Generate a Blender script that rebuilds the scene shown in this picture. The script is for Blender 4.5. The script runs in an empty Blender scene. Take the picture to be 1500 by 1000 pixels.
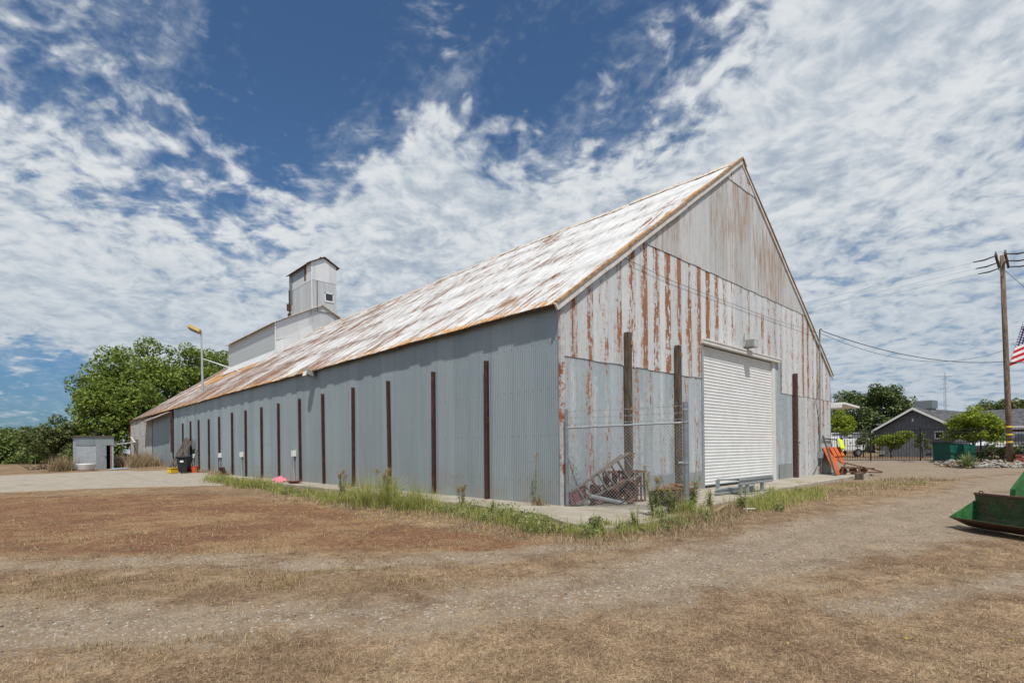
import bpy, math, random
import numpy as np
from math import radians, sin, cos, pi, sqrt
from mathutils import Vector, Matrix

random.seed(7)
rng = np.random.default_rng(11)
scene = bpy.context.scene
col = scene.collection

# ------------------------------------------------------------------ helpers
CAM = np.array([-9.8255, -8.7028, 1.4])
YAW = 0.8168
ROLL = -0.0116
FWD = np.array([cos(YAW), sin(YAW)])

def sstep(a, b, x):
    t = np.clip((x - a) / (b - a), 0, 1)
    return t * t * (3 - 2 * t)

def ground_z(x, y):
    d = (x - CAM[0]) * FWD[0] + (y - CAM[1]) * FWD[1]
    return -0.12 + 0.37 * sstep(24.0, 44.0, d)

def tag(o, label=None, cat=None, group=None, kind=None):
    if label: o['label'] = label
    if cat: o['category'] = cat
    if group: o['group'] = group
    if kind: o['kind'] = kind
    return o

def empty(name, loc=(0, 0, 0), label=None, cat=None, group=None, rz=0.0):
    o = bpy.data.objects.new(name, None)
    o.location = loc
    o.rotation_euler = (0, 0, rz)
    o.empty_display_size = 0.2
    col.objects.link(o)
    return tag(o, label, cat, group)

def copy_tree(o, parent=None):
    c = o.copy()
    col.objects.link(c)
    if parent is not None:
        c.parent = parent
    for ch in list(o.children):
        copy_tree(ch, c)
    return c

class MB:
    """mesh builder: collects vertices and faces, links them as one object"""
    def __init__(s):
        s.v = []; s.f = []; s.n = 0
    def add(s, verts, faces):
        verts = np.asarray(verts, float).reshape(-1, 3)
        s.v.append(verts)
        b = s.n
        s.f.extend([tuple(i + b for i in f) for f in faces])
        s.n += len(verts)
        return s
    def box(s, c, size, rot=None):
        hx, hy, hz = size[0] / 2, size[1] / 2, size[2] / 2
        P = np.array([[-hx,-hy,-hz],[hx,-hy,-hz],[hx,hy,-hz],[-hx,hy,-hz],[-hx,-hy,hz],[hx,-hy,hz],[hx,hy,hz],[-hx,hy,hz]])
        if rot is not None:
            P = P @ np.array(rot).T
        P = P + np.array(c)
        return s.add(P, [(0,3,2,1),(4,5,6,7),(0,1,5,4),(1,2,6,5),(2,3,7,6),(3,0,4,7)])
    def bx(s, x0, x1, y0, y1, z0, z1):
        return s.box(((x0+x1)/2, (y0+y1)/2, (z0+z1)/2), (abs(x1-x0), abs(y1-y0), abs(z1-z0)))
    def bar(s, p0, p1, w, h=None, up=(0, 0, 1)):
        h = w if h is None else h
        p0 = np.array(p0, float); p1 = np.array(p1, float)
        d = p1 - p0; L = np.linalg.norm(d); d = d / L
        u = np.array(up, float)
        if abs(d @ u) > 0.98: u = np.array([1.0, 0, 0])
        a = np.cross(d, u); a /= np.linalg.norm(a)
        b = np.cross(a, d)
        R = np.stack([a, d, b], axis=1)
        return s.box((p0 + p1) / 2, (w, L, h), R)
    def tube(s, pts, r, n=8, caps=True):
        pts = [np.array(p, float) for p in pts]
        rs = r if hasattr(r, '__len__') else [r] * len(pts)
        V = []; F = []
        prev = None
        for i, p in enumerate(pts):
            if i == 0: d = pts[1] - p
            elif i == len(pts) - 1: d = p - pts[i-1]
            else: d = pts[i+1] - pts[i-1]
            d = d / (np.linalg.norm(d) + 1e-9)
            u = np.array([0, 0, 1.0]) if abs(d[2]) < 0.95 else np.array([1.0, 0, 0])
            if prev is not None:
                u = prev
            a = np.cross(d, u); a /= (np.linalg.norm(a) + 1e-9)
            b = np.cross(a, d)
            prev = b
            for k in range(n):
                t = 2 * pi * k / n
                V.append(p + rs[i] * (cos(t) * a + sin(t) * b))
        for i in range(len(pts) - 1):
            for k in range(n):
                k2 = (k + 1) % n
                F.append((i*n+k, i*n+k2, (i+1)*n+k2, (i+1)*n+k))
        if caps:
            F.append(tuple(range(n))[::-1])
            F.append(tuple((len(pts)-1)*n + k for k in range(n)))
        return s.add(V, F)
    def lathe(s, c, prof, n=20, axis='z', caps=True):
        V = []; F = []
        for (r, z) in prof:
            for k in range(n):
                t = 2*pi*k/n
                p = (r*cos(t), r*sin(t), z)
                if axis == 'y': p = (p[0], p[2], p[1])
                if axis == 'x': p = (p[2], p[0], p[1])
                V.append(np.array(p) + np.array(c))
        m = len(prof)
        for i in range(m - 1):
            for k in range(n):
                k2 = (k+1) % n
                F.append((i*n+k, i*n+k2, (i+1)*n+k2, (i+1)*n+k))
        if caps:
            F.append(tuple(range(n))[::-1]); F.append(tuple((m-1)*n+k for k in range(n)))
        return s.add(V, F)
    def extrude(s, poly, vec):
        """polygon (list of 3-D points) extruded along vec"""
        P = np.array(poly, float); n = len(P)
        V = np.concatenate([P, P + np.array(vec)])
        F = [tuple(range(n))[::-1], tuple(range(n, 2*n))]
        for k in range(n):
            k2 = (k+1) % n
            F.append((k, k2, n+k2, n+k))
        return s.add(V, F)
    def build(s, name, mat, parent=None, smooth=False, bevel=0.0, off=(0, 0, 0), fix=True):
        me = bpy.data.meshes.new(name)
        V = np.concatenate(s.v) - np.array(off)
        me.from_pydata(V.tolist(), [], s.f)
        if fix and len(s.f) < 4000:
            import bmesh
            bm = bmesh.new(); bm.from_mesh(me)
            bmesh.ops.recalc_face_normals(bm, faces=bm.faces)
            bm.to_mesh(me); bm.free()
        me.update()
        o = bpy.data.objects.new(name, me)
        if mat is not None: me.materials.append(mat)
        if smooth:
            me.polygons.foreach_set('use_smooth', [True] * len(me.polygons))
        col.objects.link(o)
        if parent is not None: o.parent = parent
        if bevel > 0:
            m = o.modifiers.new('bevel', 'BEVEL'); m.width = bevel; m.segments = 2; m.limit_method = 'ANGLE'
        return o

def np_mesh(name, V, F, mat, parent=None, smooth=False):
    """fast mesh from arrays; F is (n,k)"""
    V = np.asarray(V, np.float32); F = np.asarray(F, np.int32)
    me = bpy.data.meshes.new(name)
    me.vertices.add(len(V)); me.vertices.foreach_set('co', V.ravel())
    n, k = F.shape
    me.loops.add(n * k); me.loops.foreach_set('vertex_index', F.ravel())
    me.polygons.add(n)
    me.polygons.foreach_set('loop_start', np.arange(0, n*k, k, dtype=np.int32))
    me.polygons.foreach_set('loop_total', np.full(n, k, np.int32))
    me.update(calc_edges=True)
    if smooth: me.polygons.foreach_set('use_smooth', np.ones(n, bool))
    if mat is not None: me.materials.append(mat)
    o = bpy.data.objects.new(name, me)
    col.objects.link(o)
    if parent is not None: o.parent = parent
    return o

# ------------------------------------------------------------------ material language
class E:
    """a wrapped node socket with arithmetic"""
    def __init__(s, m, sock): s.m = m; s.k = sock
    def _op(s, op, o=None, rev=False):
        n = s.m.nt.nodes.new('ShaderNodeMath'); n.operation = op
        a, b = (s, o) if not rev else (o, s)
        for i, q in enumerate((a, b)):
            if q is None: continue
            if isinstance(q, E): s.m.nt.links.new(q.k, n.inputs[i])
            else: n.inputs[i].default_value = float(q)
        return E(s.m, n.outputs[0])
    def __add__(s, o): return s._op('ADD', o)
    def __radd__(s, o): return s._op('ADD', o)
    def __sub__(s, o): return s._op('SUBTRACT', o)
    def __rsub__(s, o): return s._op('SUBTRACT', o, True)
    def __mul__(s, o): return s._op('MULTIPLY', o)
    def __rmul__(s, o): return s._op('MULTIPLY', o)
    def __truediv__(s, o): return s._op('DIVIDE', o)
    def __rtruediv__(s, o): return s._op('DIVIDE', o, True)
    def __pow__(s, o): return s._op('POWER', o)
    def fract(s): return s._op('FRACT')
    def floor(s): return s._op('FLOOR')
    def abs(s): return s._op('ABSOLUTE')
    def max(s, o): return s._op('MAXIMUM', o)
    def min(s, o): return s._op('MINIMUM', o)
    def sin(s): return s._op('SINE')
    def clamp(s): return s.max(0.0).min(1.0)
    def ss(s, a, b):
        n = s.m.nt.nodes.new('ShaderNodeMapRange'); n.interpolation_type = 'SMOOTHSTEP'
        s.m.nt.links.new(s.k, n.inputs['Value'])
        if a <= b:
            n.inputs['From Min'].default_value = a; n.inputs['From Max'].default_value = b
        else:
            n.inputs['From Min'].default_value = b; n.inputs['From Max'].default_value = a
            n.inputs['To Min'].default_value = 1; n.inputs['To Max'].default_value = 0
        return E(s.m, n.outputs[0])

class Mat:
    def __init__(s, name, world=None):
        if world is None:
            s.mat = bpy.data.materials.new(name); s.mat.use_nodes = True; s.nt = s.mat.node_tree
            s.nt.nodes.clear()
            s.out = s.nt.nodes.new('ShaderNodeOutputMaterial')
            s.b = s.nt.nodes.new('ShaderNodeBsdfPrincipled')
            s.nt.links.new(s.b.outputs[0], s.out.inputs['Surface'])
        else:
            s.nt = world.node_tree
    def pos(s):
        n = s.nt.nodes.new('ShaderNodeNewGeometry'); return E(s, n.outputs['Position'])
    def objc(s):
        n = s.nt.nodes.new('ShaderNodeTexCoord'); return E(s, n.outputs['Object'])
    def gen(s):
        n = s.nt.nodes.new('ShaderNodeTexCoord'); return E(s, n.outputs['Generated'])
    def island(s):
        n = s.nt.nodes.new('ShaderNodeNewGeometry'); return E(s, n.outputs['Random Per Island'])
    def objrand(s):
        n = s.nt.nodes.new('ShaderNodeObjectInfo'); return E(s, n.outputs['Random'])
    def attr(s, name):
        n = s.nt.nodes.new('ShaderNodeAttribute'); n.attribute_name = name; return E(s, n.outputs['Fac'])
    def uv(s):
        n = s.nt.nodes.new('ShaderNodeTexCoord'); return E(s, n.outputs['UV'])
    def sep(s, v):
        n = s.nt.nodes.new('ShaderNodeSeparateXYZ'); s.nt.links.new(v.k, n.inputs[0])
        return [E(s, o) for o in n.outputs]
    def comb(s, x, y, z):
        n = s.nt.nodes.new('ShaderNodeCombineXYZ')
        for i, q in enumerate((x, y, z)):
            if isinstance(q, E): s.nt.links.new(q.k, n.inputs[i])
            else: n.inputs[i].default_value = float(q)
        return E(s, n.outputs[0])
    def scale(s, v, sc):
        n = s.nt.nodes.new('ShaderNodeVectorMath'); n.operation = 'MULTIPLY'
        s.nt.links.new(v.k, n.inputs[0]); n.inputs[1].default_value = sc if hasattr(sc, '__len__') else (sc,)*3
        return E(s, n.outputs[0])
    def shift(s, v, o):
        n = s.nt.nodes.new('ShaderNodeVectorMath'); n.operation = 'ADD'
        s.nt.links.new(v.k, n.inputs[0])
        if isinstance(o, E): s.nt.links.new(o.k, n.inputs[1])
        else: n.inputs[1].default_value = o
        return E(s, n.outputs[0])
    def dot(s, v, d):
        n = s.nt.nodes.new('ShaderNodeVectorMath'); n.operation = 'DOT_PRODUCT'
        s.nt.links.new(v.k, n.inputs[0]); n.inputs[1].default_value = d
        return E(s, n.outputs['Value'])
    def noise(s, v, scale=1.0, detail=4, rough=0.55, dist=0.0, color=False):
        n = s.nt.nodes.new('ShaderNodeTexNoise')
        if hasattr(scale, '__len__'):
            v = s.scale(v, scale); scale = 1.0
        s.nt.links.new(v.k, n.inputs['Vector'])
        n.inputs['Scale'].default_value = scale; n.inputs['Detail'].default_value = detail
        n.inputs['Roughness'].default_value = rough; n.inputs['Distortion'].default_value = dist
        return E(s, n.outputs['Color' if color else 'Fac'])
    def voro(s, v, scale=1.0, feature='F1', out='Distance', rand=1.0):
        n = s.nt.nodes.new('ShaderNodeTexVoronoi'); n.feature = feature
        s.nt.links.new(v.k, n.inputs['Vector']); n.inputs['Scale'].default_value = scale
        n.inputs['Randomness'].default_value = rand
        return E(s, n.outputs[out])
    def white(s, v):
        n = s.nt.nodes.new('ShaderNodeTexWhiteNoise'); n.noise_dimensions = '3D'
        s.nt.links.new(v.k, n.inputs['Vector']); return E(s, n.outputs['Value'])
    def mix(s, f, a, b, mode='MIX'):
        n = s.nt.nodes.new('ShaderNodeMix'); n.data_type = 'RGBA'; n.blend_type = mode
        fi = n.inputs[0]; ai = n.inputs[6]; bi = n.inputs[7]
        for q, i in ((f, fi), (a, ai), (b, bi)):
            if isinstance(q, E): s.nt.links.new(q.k, i)
            elif i is fi: i.default_value = float(q)
            else: i.default_value = (q[0], q[1], q[2], 1) if hasattr(q, '__len__') else (q, q, q, 1)
        return E(s, n.outputs[2])
    def ramp(s, f, stops):
        n = s.nt.nodes.new('ShaderNodeValToRGB'); s.nt.links.new(f.k, n.inputs[0])
        el = n.color_ramp.elements
        while len(el) < len(stops): el.new(0.5)
        for e, (p, c) in zip(el, stops):
            e.position = p; e.color = (c[0], c[1], c[2], 1)
        return E(s, n.outputs[0])
    def bump(s, h, strength=0.5, dist=0.02):
        n = s.nt.nodes.new('ShaderNodeBump'); s.nt.links.new(h.k, n.inputs['Height'])
        n.inputs['Strength'].default_value = strength; n.inputs['Distance'].default_value = dist
        s.nt.links.new(n.outputs[0], s.b.inputs['Normal'])
    def set(s, color=None, rough=0.7, metal=0.0, spec=0.3, **kw):
        for key, q in (('Base Color', color), ('Roughness', rough), ('Metallic', metal), ('Specular IOR Level', spec)):
            if q is None: continue
            i = s.b.inputs[key]
            if isinstance(q, E): s.nt.links.new(q.k, i)
            elif hasattr(q, '__len__'): i.default_value = (q[0], q[1], q[2], 1)
            else: i.default_value = q
        return s.mat

def worn(name, c, rough=0.6, var=0.25, sc=6.0, metal=0.0, rust=0.0, rc=(0.16, 0.06, 0.03), spec=0.3, loc=False):
    """paint / metal / wood with mottled colour, optional rust patches and a fine bump"""
    m = Mat(name); p = m.objc() if loc else m.pos()
    n = m.noise(p, sc, 5, 0.6)
    n2 = m.noise(p, sc * 6, 3, 0.6)
    f = (n * 0.6 + n2 * 0.4)
    c0 = tuple(x * (1 - var) for x in c); c1 = tuple(min(1, x * (1 + var)) for x in c)
    cc = m.mix(f.ss(0.3, 0.7), c0, c1)
    if rust > 0:
        r = m.noise(m.shift(p, (3.1, 1.7, 9.2)), sc * 0.8, 7, 0.7)
        cc = m.mix(r.ss(0.68 - rust * 0.4, 0.74 - rust * 0.4), cc, m.mix(n2.ss(.35, .65), rc, tuple(x * 1.9 for x in rc)))
    m.bump(n2, 0.15, 0.01)
    return m.set(cc, rough, metal, spec)

def flat(name, c, rough=0.5, metal=0.0, spec=0.4):
    return worn(name, c, rough, 0.1, 9.0, metal, 0, spec=spec)

# ------------------------------------------------------------------ sheet-metal materials
RUST = [(0.0, (0.11, 0.048, 0.028)), (0.45, (0.235, 0.095, 0.048)), (1.0, (0.38, 0.19, 0.10))]

def gable_material(name, sheet, base_a, base_b, seam, amount, speck, stain=0.0, stain_c=(0.35, 0.2, 0.12), off=0.0, chalk=0.0):
    m = Mat(name); p = m.pos(); x, y, z = m.sep(p)
    u = (x + off) / sheet
    idx = u.floor(); f = u.fract()
    r1 = m.white(m.comb(idx, 3.3 + off, 0)); r2 = m.white(m.comb(idx, 7.7 + off, 2))
    x = x + (m.noise(m.comb(idx, 0.0, z * 0.25), 1.0, 2) - 0.5) * 0.06
    cidx = (x / 0.0677).floor()                                # the corrugation this point lies on
    cf = ((x / 0.0677).fract() - 0.5).abs()
    near = (f - 0.94).abs().ss(0.06, 0.0) * 0.42 + (f - 0.76).abs().ss(0.36, 0.02) * (r1 * 0.75 + 0.55)
    near2 = (f - 0.38 - r2 * 0.2).abs().ss(0.16, 0.0) * (r2 * 0.8)
    zw = z + m.white(m.comb(cidx, 1.0, 5.0)) * 7.0
    dash = m.noise(m.comb(cidx * 3.7, idx, zw * 1.25), 1.0, 4, 0.72)
    dash2 = m.noise(m.comb(cidx * 1.9, idx + 9.0, zw * 5.5), 1.0, 3, 0.7)
    fine = m.noise(m.comb(x * 55.0, idx, z * 14.0), 1.0, 3, 0.7)
    streak = m.noise(m.comb(x * 30.0, idx, z * 1.6), 1.0, 5, 0.68)
    patch = m.noise(m.comb(x * 0.7, idx * 2.0, z * 0.65), 1.0, 3, 0.6)
    prob = (near + near2) * seam * (patch * 1.5 + 0.15) + speck * (patch * 2.2 - 0.9)
    side = 1 - x.ss(7.0, 10.5) * x.ss(17.2, 15.5) * 0.38
    val = prob * side * 0.31 + (dash - 0.5) * 1.15 + (dash2 - 0.5) * 0.6 + (fine - 0.5) * 0.35 - cf * 0.14
    rust = val.ss(0.21 - amount, 0.34 - amount)
    halo = val.ss(0.02 - amount, 0.28 - amount) * 0.28
    tone = m.noise(m.comb(x * 5.0, idx, z * 0.35), 1.0, 4, 0.6)
    spangle = m.noise(m.comb(x * 9.0, idx, z * 7.0), 1.0, 5, 0.6)
    base = m.mix((r2 * 0.45 + tone * 0.7 + (spangle - 0.5) * 0.6).ss(0.2, 0.85), base_a, base_b)
    if chalk > 0:
        ch = m.noise(m.comb(x * 3.2, 11.0, z * 0.28), 1.0, 5, 0.65) + (spangle - 0.5) * 0.35
        base = m.mix(ch.ss(0.52, 0.66) * chalk, base, (0.62, 0.63, 0.62))
    lap = f.ss(0.975, 0.985) * 0.3
    base = m.mix(lap, base, (0.15, 0.14, 0.13))
    if stain > 0:
        st = m.noise(m.comb(x * 7.0, 0.0, z * 0.5), 1.0, 6, 0.7)
        big = m.noise(m.comb(x * 0.35, 5.0, z * 0.25), 1.0, 3)
        sm = (st * 0.9 + big * 0.6 + streak * .35).ss(0.86, 1.12) * stain
        base = m.mix(sm, base, stain_c)
    base = m.mix(halo, base, (0.36, 0.22, 0.14))
    rc = m.ramp((fine * 0.5 + streak * 0.4 + patch * 0.35).ss(0.35, 0.85), RUST)
    colr = m.mix(rust, base, rc)
    m.bump(spangle * 0.3 + rust * 0.3, 0.12, 0.01)
    return m.set(colr, rust * 0.35 + 0.5, (1 - rust) * 0.25, 0.35)

def galv_material(name, a, b, sheet=0.86, dirt=0.45):
    m = Mat(name); p = m.pos(); x, y, z = m.sep(p)
    h = x * 0.7 + y                                              # runs along whichever wall
    u = h / sheet
    idx = u.floor(); r = m.white(m.comb(idx, 1.0, 0.0))
    tone = m.noise(m.comb(h * 3.0, 0, z * 0.3), 1.0, 4, 0.6)
    sp = m.noise(p, 14.0, 3, 0.6)
    blot = m.noise(p, (0.3, 0.3, 0.5), 4, 0.6)
    c = m.mix((r * 0.3 + tone * 0.5 + sp * 0.15 + blot * 0.25).ss(0.3, 0.9), a, b)
    low = (z + (sp - .5) * .4).ss(1.3, 0.0) * m.noise(p, (1.2, 1.2, 0.8), 5, 0.65).ss(0.30, 0.6) * dirt
    lapv = u.fract().ss(0.96, 0.985) * 0.22
    nail = ((z / 1.15).fract() - .5).abs().ss(0.02, 0.008) * ((h / 0.27).fract() - .5).abs().ss(0.08, 0.03) * 0.5
    a_ = lapv.max(nail)
    c = m.mix(low, c, (0.30, 0.25, 0.19))
    chalk = m.noise(m.comb(h * 6.0, 2.0, z * 0.8), 1.0, 5, 0.7).ss(0.66, 0.78) * 0.35
    c = m.mix(chalk, c, (0.55, 0.57, 0.58))
    c = m.mix(a_, c, (0.12, 0.13, 0.135))
    m.bump(sp + blot, 0.12, 0.01)
    return m.set(c, 0.45, 0.35, 0.4)

def roof_material():
    m = Mat('white_painted_rusty_roof'); p = m.pos(); x, y, z = m.sep(p)
    sl = x * 1.222                                               # distance up the slope
    row = (sl / 2.55).floor()
    sheet = (y / 0.64 + row * 0.37).floor()
    rs = m.white(m.comb(sheet, row, 1.0))
    streak = m.noise(m.comb(sl * 0.55, y * 5.0, row * 0.7), 1.0, 6, 0.66)
    streak2 = m.noise(m.comb(sl * 1.1, y * 11.0, 8.0), 1.0, 5, 0.7)
    fine = m.noise(m.comb(sl * 3.0, y * 24.0, 1.0), 1.0, 4, 0.75)
    big = m.noise(m.comb(sl * 0.16, y * 0.30, 4.0), 1.0, 4, 0.6)
    big2 = m.noise(m.comb(sl * 0.5, y * 1.1, 9.0), 1.0, 3, 0.6)
    far = y.ss(0.0, 30.0)
    lapd = (sl / 2.55).fract()
    atlap = lapd.ss(0.10, 0.0) * 0.05 + lapd.ss(0.82, 1.0) * 0.03
    val = (streak - .5) * 0.95 + (streak2 - .5) * .65 + (fine - .5) * 0.35 + (big - .5) * 0.55 + (big2 - .5) * 0.4 + far * 0.13 + x.ss(3.0, 0.3) * 0.06 + y.ss(34.0, 58.0) * 0.05 + atlap + (rs - 0.5) * 0.06
    grey = val.ss(0.02, 0.17) * 0.66
    rust = val.ss(0.105, 0.175)
    c = m.mix(m.noise(p, (2.0, 3.0, 2.0), 5, 0.6).ss(0.3, 0.7), (0.48, 0.48, 0.48), (0.63, 0.63, 0.625))
    c = m.mix(grey, c, (0.27, 0.25, 0.235))
    rc = m.ramp((fine * 0.7 + big2 * 0.4).ss(0.3, 0.85), [(0, (0.09, 0.05, 0.036)), (0.5, (0.20, 0.105, 0.06)), (1, (0.40, 0.20, 0.085))])
    c = m.mix(rust, c, rc)
    # orange lichen: along the eave, the front rake, the ridge and below the monitor house
    ln = m.noise(p, 9.0, 5, 0.75)
    eave = x.ss(0.75, -0.15) * 0.40
    rake = y.ss(0.75, -0.1) * 0.40
    ridge = x.ss(9.3, 10.15) * 0.34 * m.noise(m.comb(0, y, 0), 0.5, 2).ss(0.3, 0.7)
    zone = y.ss(30.0, 40.0) * y.ss(61.0, 52.0) * x.ss(1.2, 5.6) * 0.50
    lv = eave.max(rake).max(ridge).max(zone) + ln * 0.45 + (streak - 0.5) * 0.9 + (streak2 - .5) * .4 + .05
    lich = lv.ss(0.62, 0.72)
    lc = m.mix(ln.ss(0.35, 0.65), (0.20, 0.10, 0.035), (0.62, 0.30, 0.06))
    c = m.mix(lich, c, lc)
    m.bump(fine * 0.4 + lich * 0.6, 0.25, 0.015)
    return m.set(c, 0.75, 0.0, 0.2)

def ground_material():
    m = Mat('gravel_and_dry_grass'); p = m.pos()
    gr = m.attr('gravel'); rd = m.attr('red'); pd = m.attr('pad'); gn = m.attr('green')
    big = m.noise(p, 0.35, 5, 0.6); mid = m.noise(p, 1.7, 6, 0.68); sm = m.noise(p, 9.0, 5, 0.7); tiny = m.noise(p, 42.0, 3, 0.7)
    aniso = m.noise(m.shift(p, (5, 2, 0)), 24.0, 5, 0.72, 0.3) * .6 + m.noise(m.shift(p, (15, 2, 0)), 5.0, 4, 0.65) * .4
    tiny = m.noise(p, 70.0, 3, 0.7)
    # gravel: stones of mixed greys bedded in dust
    vc = m.voro(p, 34.0, 'F1', 'Color'); vcx = m.sep(vc)[0]
    vd = m.voro(p, 34.0, 'F1', 'Distance')
    vc2 = m.sep(m.voro(p, 85.0, 'F1', 'Color'))[1]
    stone = m.ramp((vcx * 0.55 + vc2 * 0.45), [(0.1, (0.085, 0.072, 0.06)), (0.5, (0.215, 0.174, 0.132)), (0.8, (0.32, 0.268, 0.208)), (0.97, (0.52, 0.47, 0.41))])
    dust = m.mix(mid.ss(0.3, 0.7), (0.20, 0.150, 0.102), (0.29, 0.226, 0.156))
    gravel = m.mix((sm * 0.7 + vcx * 0.4).ss(0.36, 0.7), dust, stone)
    # dry straw litter
    straw = m.ramp((aniso * 0.55 + tiny * 0.45), [(0.38, (0.06, 0.038, 0.022)), (0.46, (0.185, 0.126, 0.076)), (0.53, (0.315, 0.22, 0.13)), (0.63, (0.53, 0.405, 0.265))])
    brown = m.ramp((aniso * 0.5 + tiny * 0.5), [(0.39, (0.05, 0.032, 0.022)), (0.5, (0.165, 0.105, 0.064)), (0.62, (0.34, 0.235, 0.145))])
    grass = m.mix((big * 0.6 + mid * 0.5).ss(0.42, 0.66), brown, straw)
    redg = m.ramp((tiny * 0.55 + sm * 0.45), [(0.37, (0.066, 0.034, 0.02)), (0.5, (0.185, 0.096, 0.054)), (0.63, (0.31, 0.185, 0.105))])
    redg = m.mix((mid * 0.5 + big * 0.6).ss(0.5, 0.66) * 0.7, redg, m.mix(tiny.ss(.4, .6), (0.20, 0.13, 0.065), (0.40, 0.275, 0.15)))
    redg = m.mix((m.noise(p, (.5, .5, 1), 5, .65)).ss(0.54, 0.66) * .55, redg, (0.115, 0.06, 0.04))
    jit = (mid - 0.5) * 0.95 + (sm - 0.5) * 0.55 + (big - 0.5) * 0.5
    c = m.mix((rd + jit * 0.7).ss(0.38, 0.62), grass, redg)
    c = m.mix((gr * 0.85 + jit * 1.6).ss(0.16, 0.72) * 0.9, c, gravel)
    dry = m.noise(p, (0.9, 0.9, 1), 6, 0.7)
    c = m.mix(dry.ss(0.58, 0.68) * gr * 0.45, c, m.mix(tiny.ss(.4, .6), (0.27, 0.175, 0.09), (0.46, 0.33, 0.19)))
    c = m.mix(m.noise(m.shift(p, (7, 3, 0)), 0.55, 5, 0.65).ss(0.56, 0.68) * 0.4, c, (0.10, 0.068, 0.045))
    padc = m.mix((mid * 0.5 + sm * 0.5).ss(0.3, 0.7), (0.265, 0.23, 0.18), (0.40, 0.355, 0.295))
    crack = (m.noise(p, (0.5, 0.9, 1), 6, 0.7) + (sm - 0.5) * 0.3).ss(0.60, 0.66)
    padc = m.mix(crack, padc, (0.26, 0.17, 0.10))
    c = m.mix((pd + jit * 0.35).ss(0.42, 0.58), c, padc)
    gc = m.mix(sm.ss(0.35, 0.65), (0.085, 0.10, 0.035), (0.24, 0.19, 0.085))
    c = m.mix((gn + jit).ss(0.45, 0.7) * 0.75, c, gc)
    # scattered pale chips and dark specks
    chip = m.voro(p, 9.0, 'F1', 'Distance').ss(0.11, 0.07) * gr.ss(0.2, 0.7)
    c = m.mix(chip * 0.8, c, (0.55, 0.53, 0.50))
    hgt = sm * 0.35 + tiny * 0.35 + (1 - vd) * 0.4 * gr + aniso * 0.3
    m.bump(hgt, 0.75, 0.03)
    return m.set(c, 0.95, 0.0, 0.1)

def leaf_material(name, dark, light, trans=0.35, yellow=None):
    m = Mat(name)
    r = m.island(); p = m.pos(); n = m.noise(p, 0.45, 3)
    c = m.mix((r * 0.75 + n * 0.35).ss(0.1, 0.95), dark, light)
    if yellow: c = m.mix(r.ss(0.93, 0.95), c, yellow)
    m.set(c, 0.55, 0, 0.25)
    t = m.nt.nodes.new('ShaderNodeBsdfTranslucent'); m.nt.links.new(c.k, t.inputs['Color'])
    mx = m.nt.nodes.new('ShaderNodeMixShader'); mx.inputs[0].default_value = trans
    m.nt.links.new(m.b.outputs[0], mx.inputs[1]); m.nt.links.new(t.outputs[0], mx.inputs[2])
    m.nt.links.new(mx.outputs[0], m.out.inputs['Surface'])
    return m.mat

def bark_material(name, a, b):
    m = Mat(name); p = m.objc()
    n = m.noise(p, (14, 14, 2.2), 6, 0.65)
    m.bump(n, 0.6, 0.03)
    return m.set(m.mix(n.ss(0.35, 0.68), a, b), 0.9, 0, 0.15)

# ------------------------------------------------------------------ materials
M = {}
M['ground'] = ground_material()
M['roof'] = roof_material()
M['side'] = galv_material('galvanised_side_sheets', (0.255, 0.305, 0.325), (0.345, 0.395, 0.415))
M['lower'] = gable_material('weathered_lower_gable_sheets', 0.70, (0.29, 0.345, 0.37), (0.43, 0.48, 0.505), 0.62, 0.03, 0.36, 0.0, (0.60, 0.60, 0.58), 0.12, 0.55)
M['lowerpale'] = gable_material('pale_rusty_lower_gable_sheets', 0.68, (0.40, 0.43, 0.445), (0.56, 0.58, 0.585), 0.70, 0.05, 0.5, 0.0, (0.60, 0.60, 0.58), 0.31, 0.7)
M['middle'] = gable_material('rusty_middle_gable_sheets', 0.64, (0.48, 0.505, 0.52), (0.65, 0.665, 0.67), 1.05, 0.06, 0.12)
M['upper'] = gable_material('stained_upper_gable_sheets', 0.66, (0.44, 0.45, 0.44), (0.55, 0.555, 0.55), 0.25, -0.04, 0.0, 0.9, (0.34, 0.225, 0.16), 0.3)
M['strip'] = galv_material('dull_base_sheet', (0.24, 0.28, 0.30), (0.34, 0.37, 0.38), 2.0, 0.5)
M['trim'] = worn('painted_trim', (0.58, 0.56, 0.52), 0.7, 0.2, 5, rust=0.16)
M['rake'] = worn('rusty_white_rake_trim', (0.55, 0.50, 0.43), 0.75, 0.25, 6, rust=0.34, rc=(0.24, 0.12, 0.055))
M['flash'] = worn('orange_brown_flashing', (0.36, 0.23, 0.13), 0.85, 0.45, 7, rust=0.3, rc=(0.16, 0.075, 0.04))
M['cornertrim'] = worn('pale_corner_flashing', (0.46, 0.45, 0.44), 0.7, 0.25, 3, rust=0.36, rc=(0.2, 0.07, 0.03))
M['door'] = worn('white_door_slats', (0.66, 0.67, 0.665), 0.5, 0.08, 1.6)
M['jamb'] = worn('cream_door_frame', (0.62, 0.61, 0.58), 0.6, 0.12, 4, rust=0.06)
M['redsteel'] = worn('red_brown_steel', (0.062, 0.030, 0.026), 0.65, 0.35, 4, rust=0.3, rc=(0.085, 0.032, 0.02))
M['oldwood'] = bark_material('weathered_timber', (0.065, 0.05, 0.04), (0.165, 0.13, 0.10))
M['plate'] = worn('rusty_bracket', (0.30, 0.17, 0.07), 0.8, 0.4, 30)
M['galv'] = worn('galvanised_steel', (0.40, 0.43, 0.45), 0.42, 0.2, 8, metal=0.55)
M['galvdark'] = worn('dull_galvanised_pipe', (0.22, 0.25, 0.26), 0.5, 0.25, 10, metal=0.4)
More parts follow.
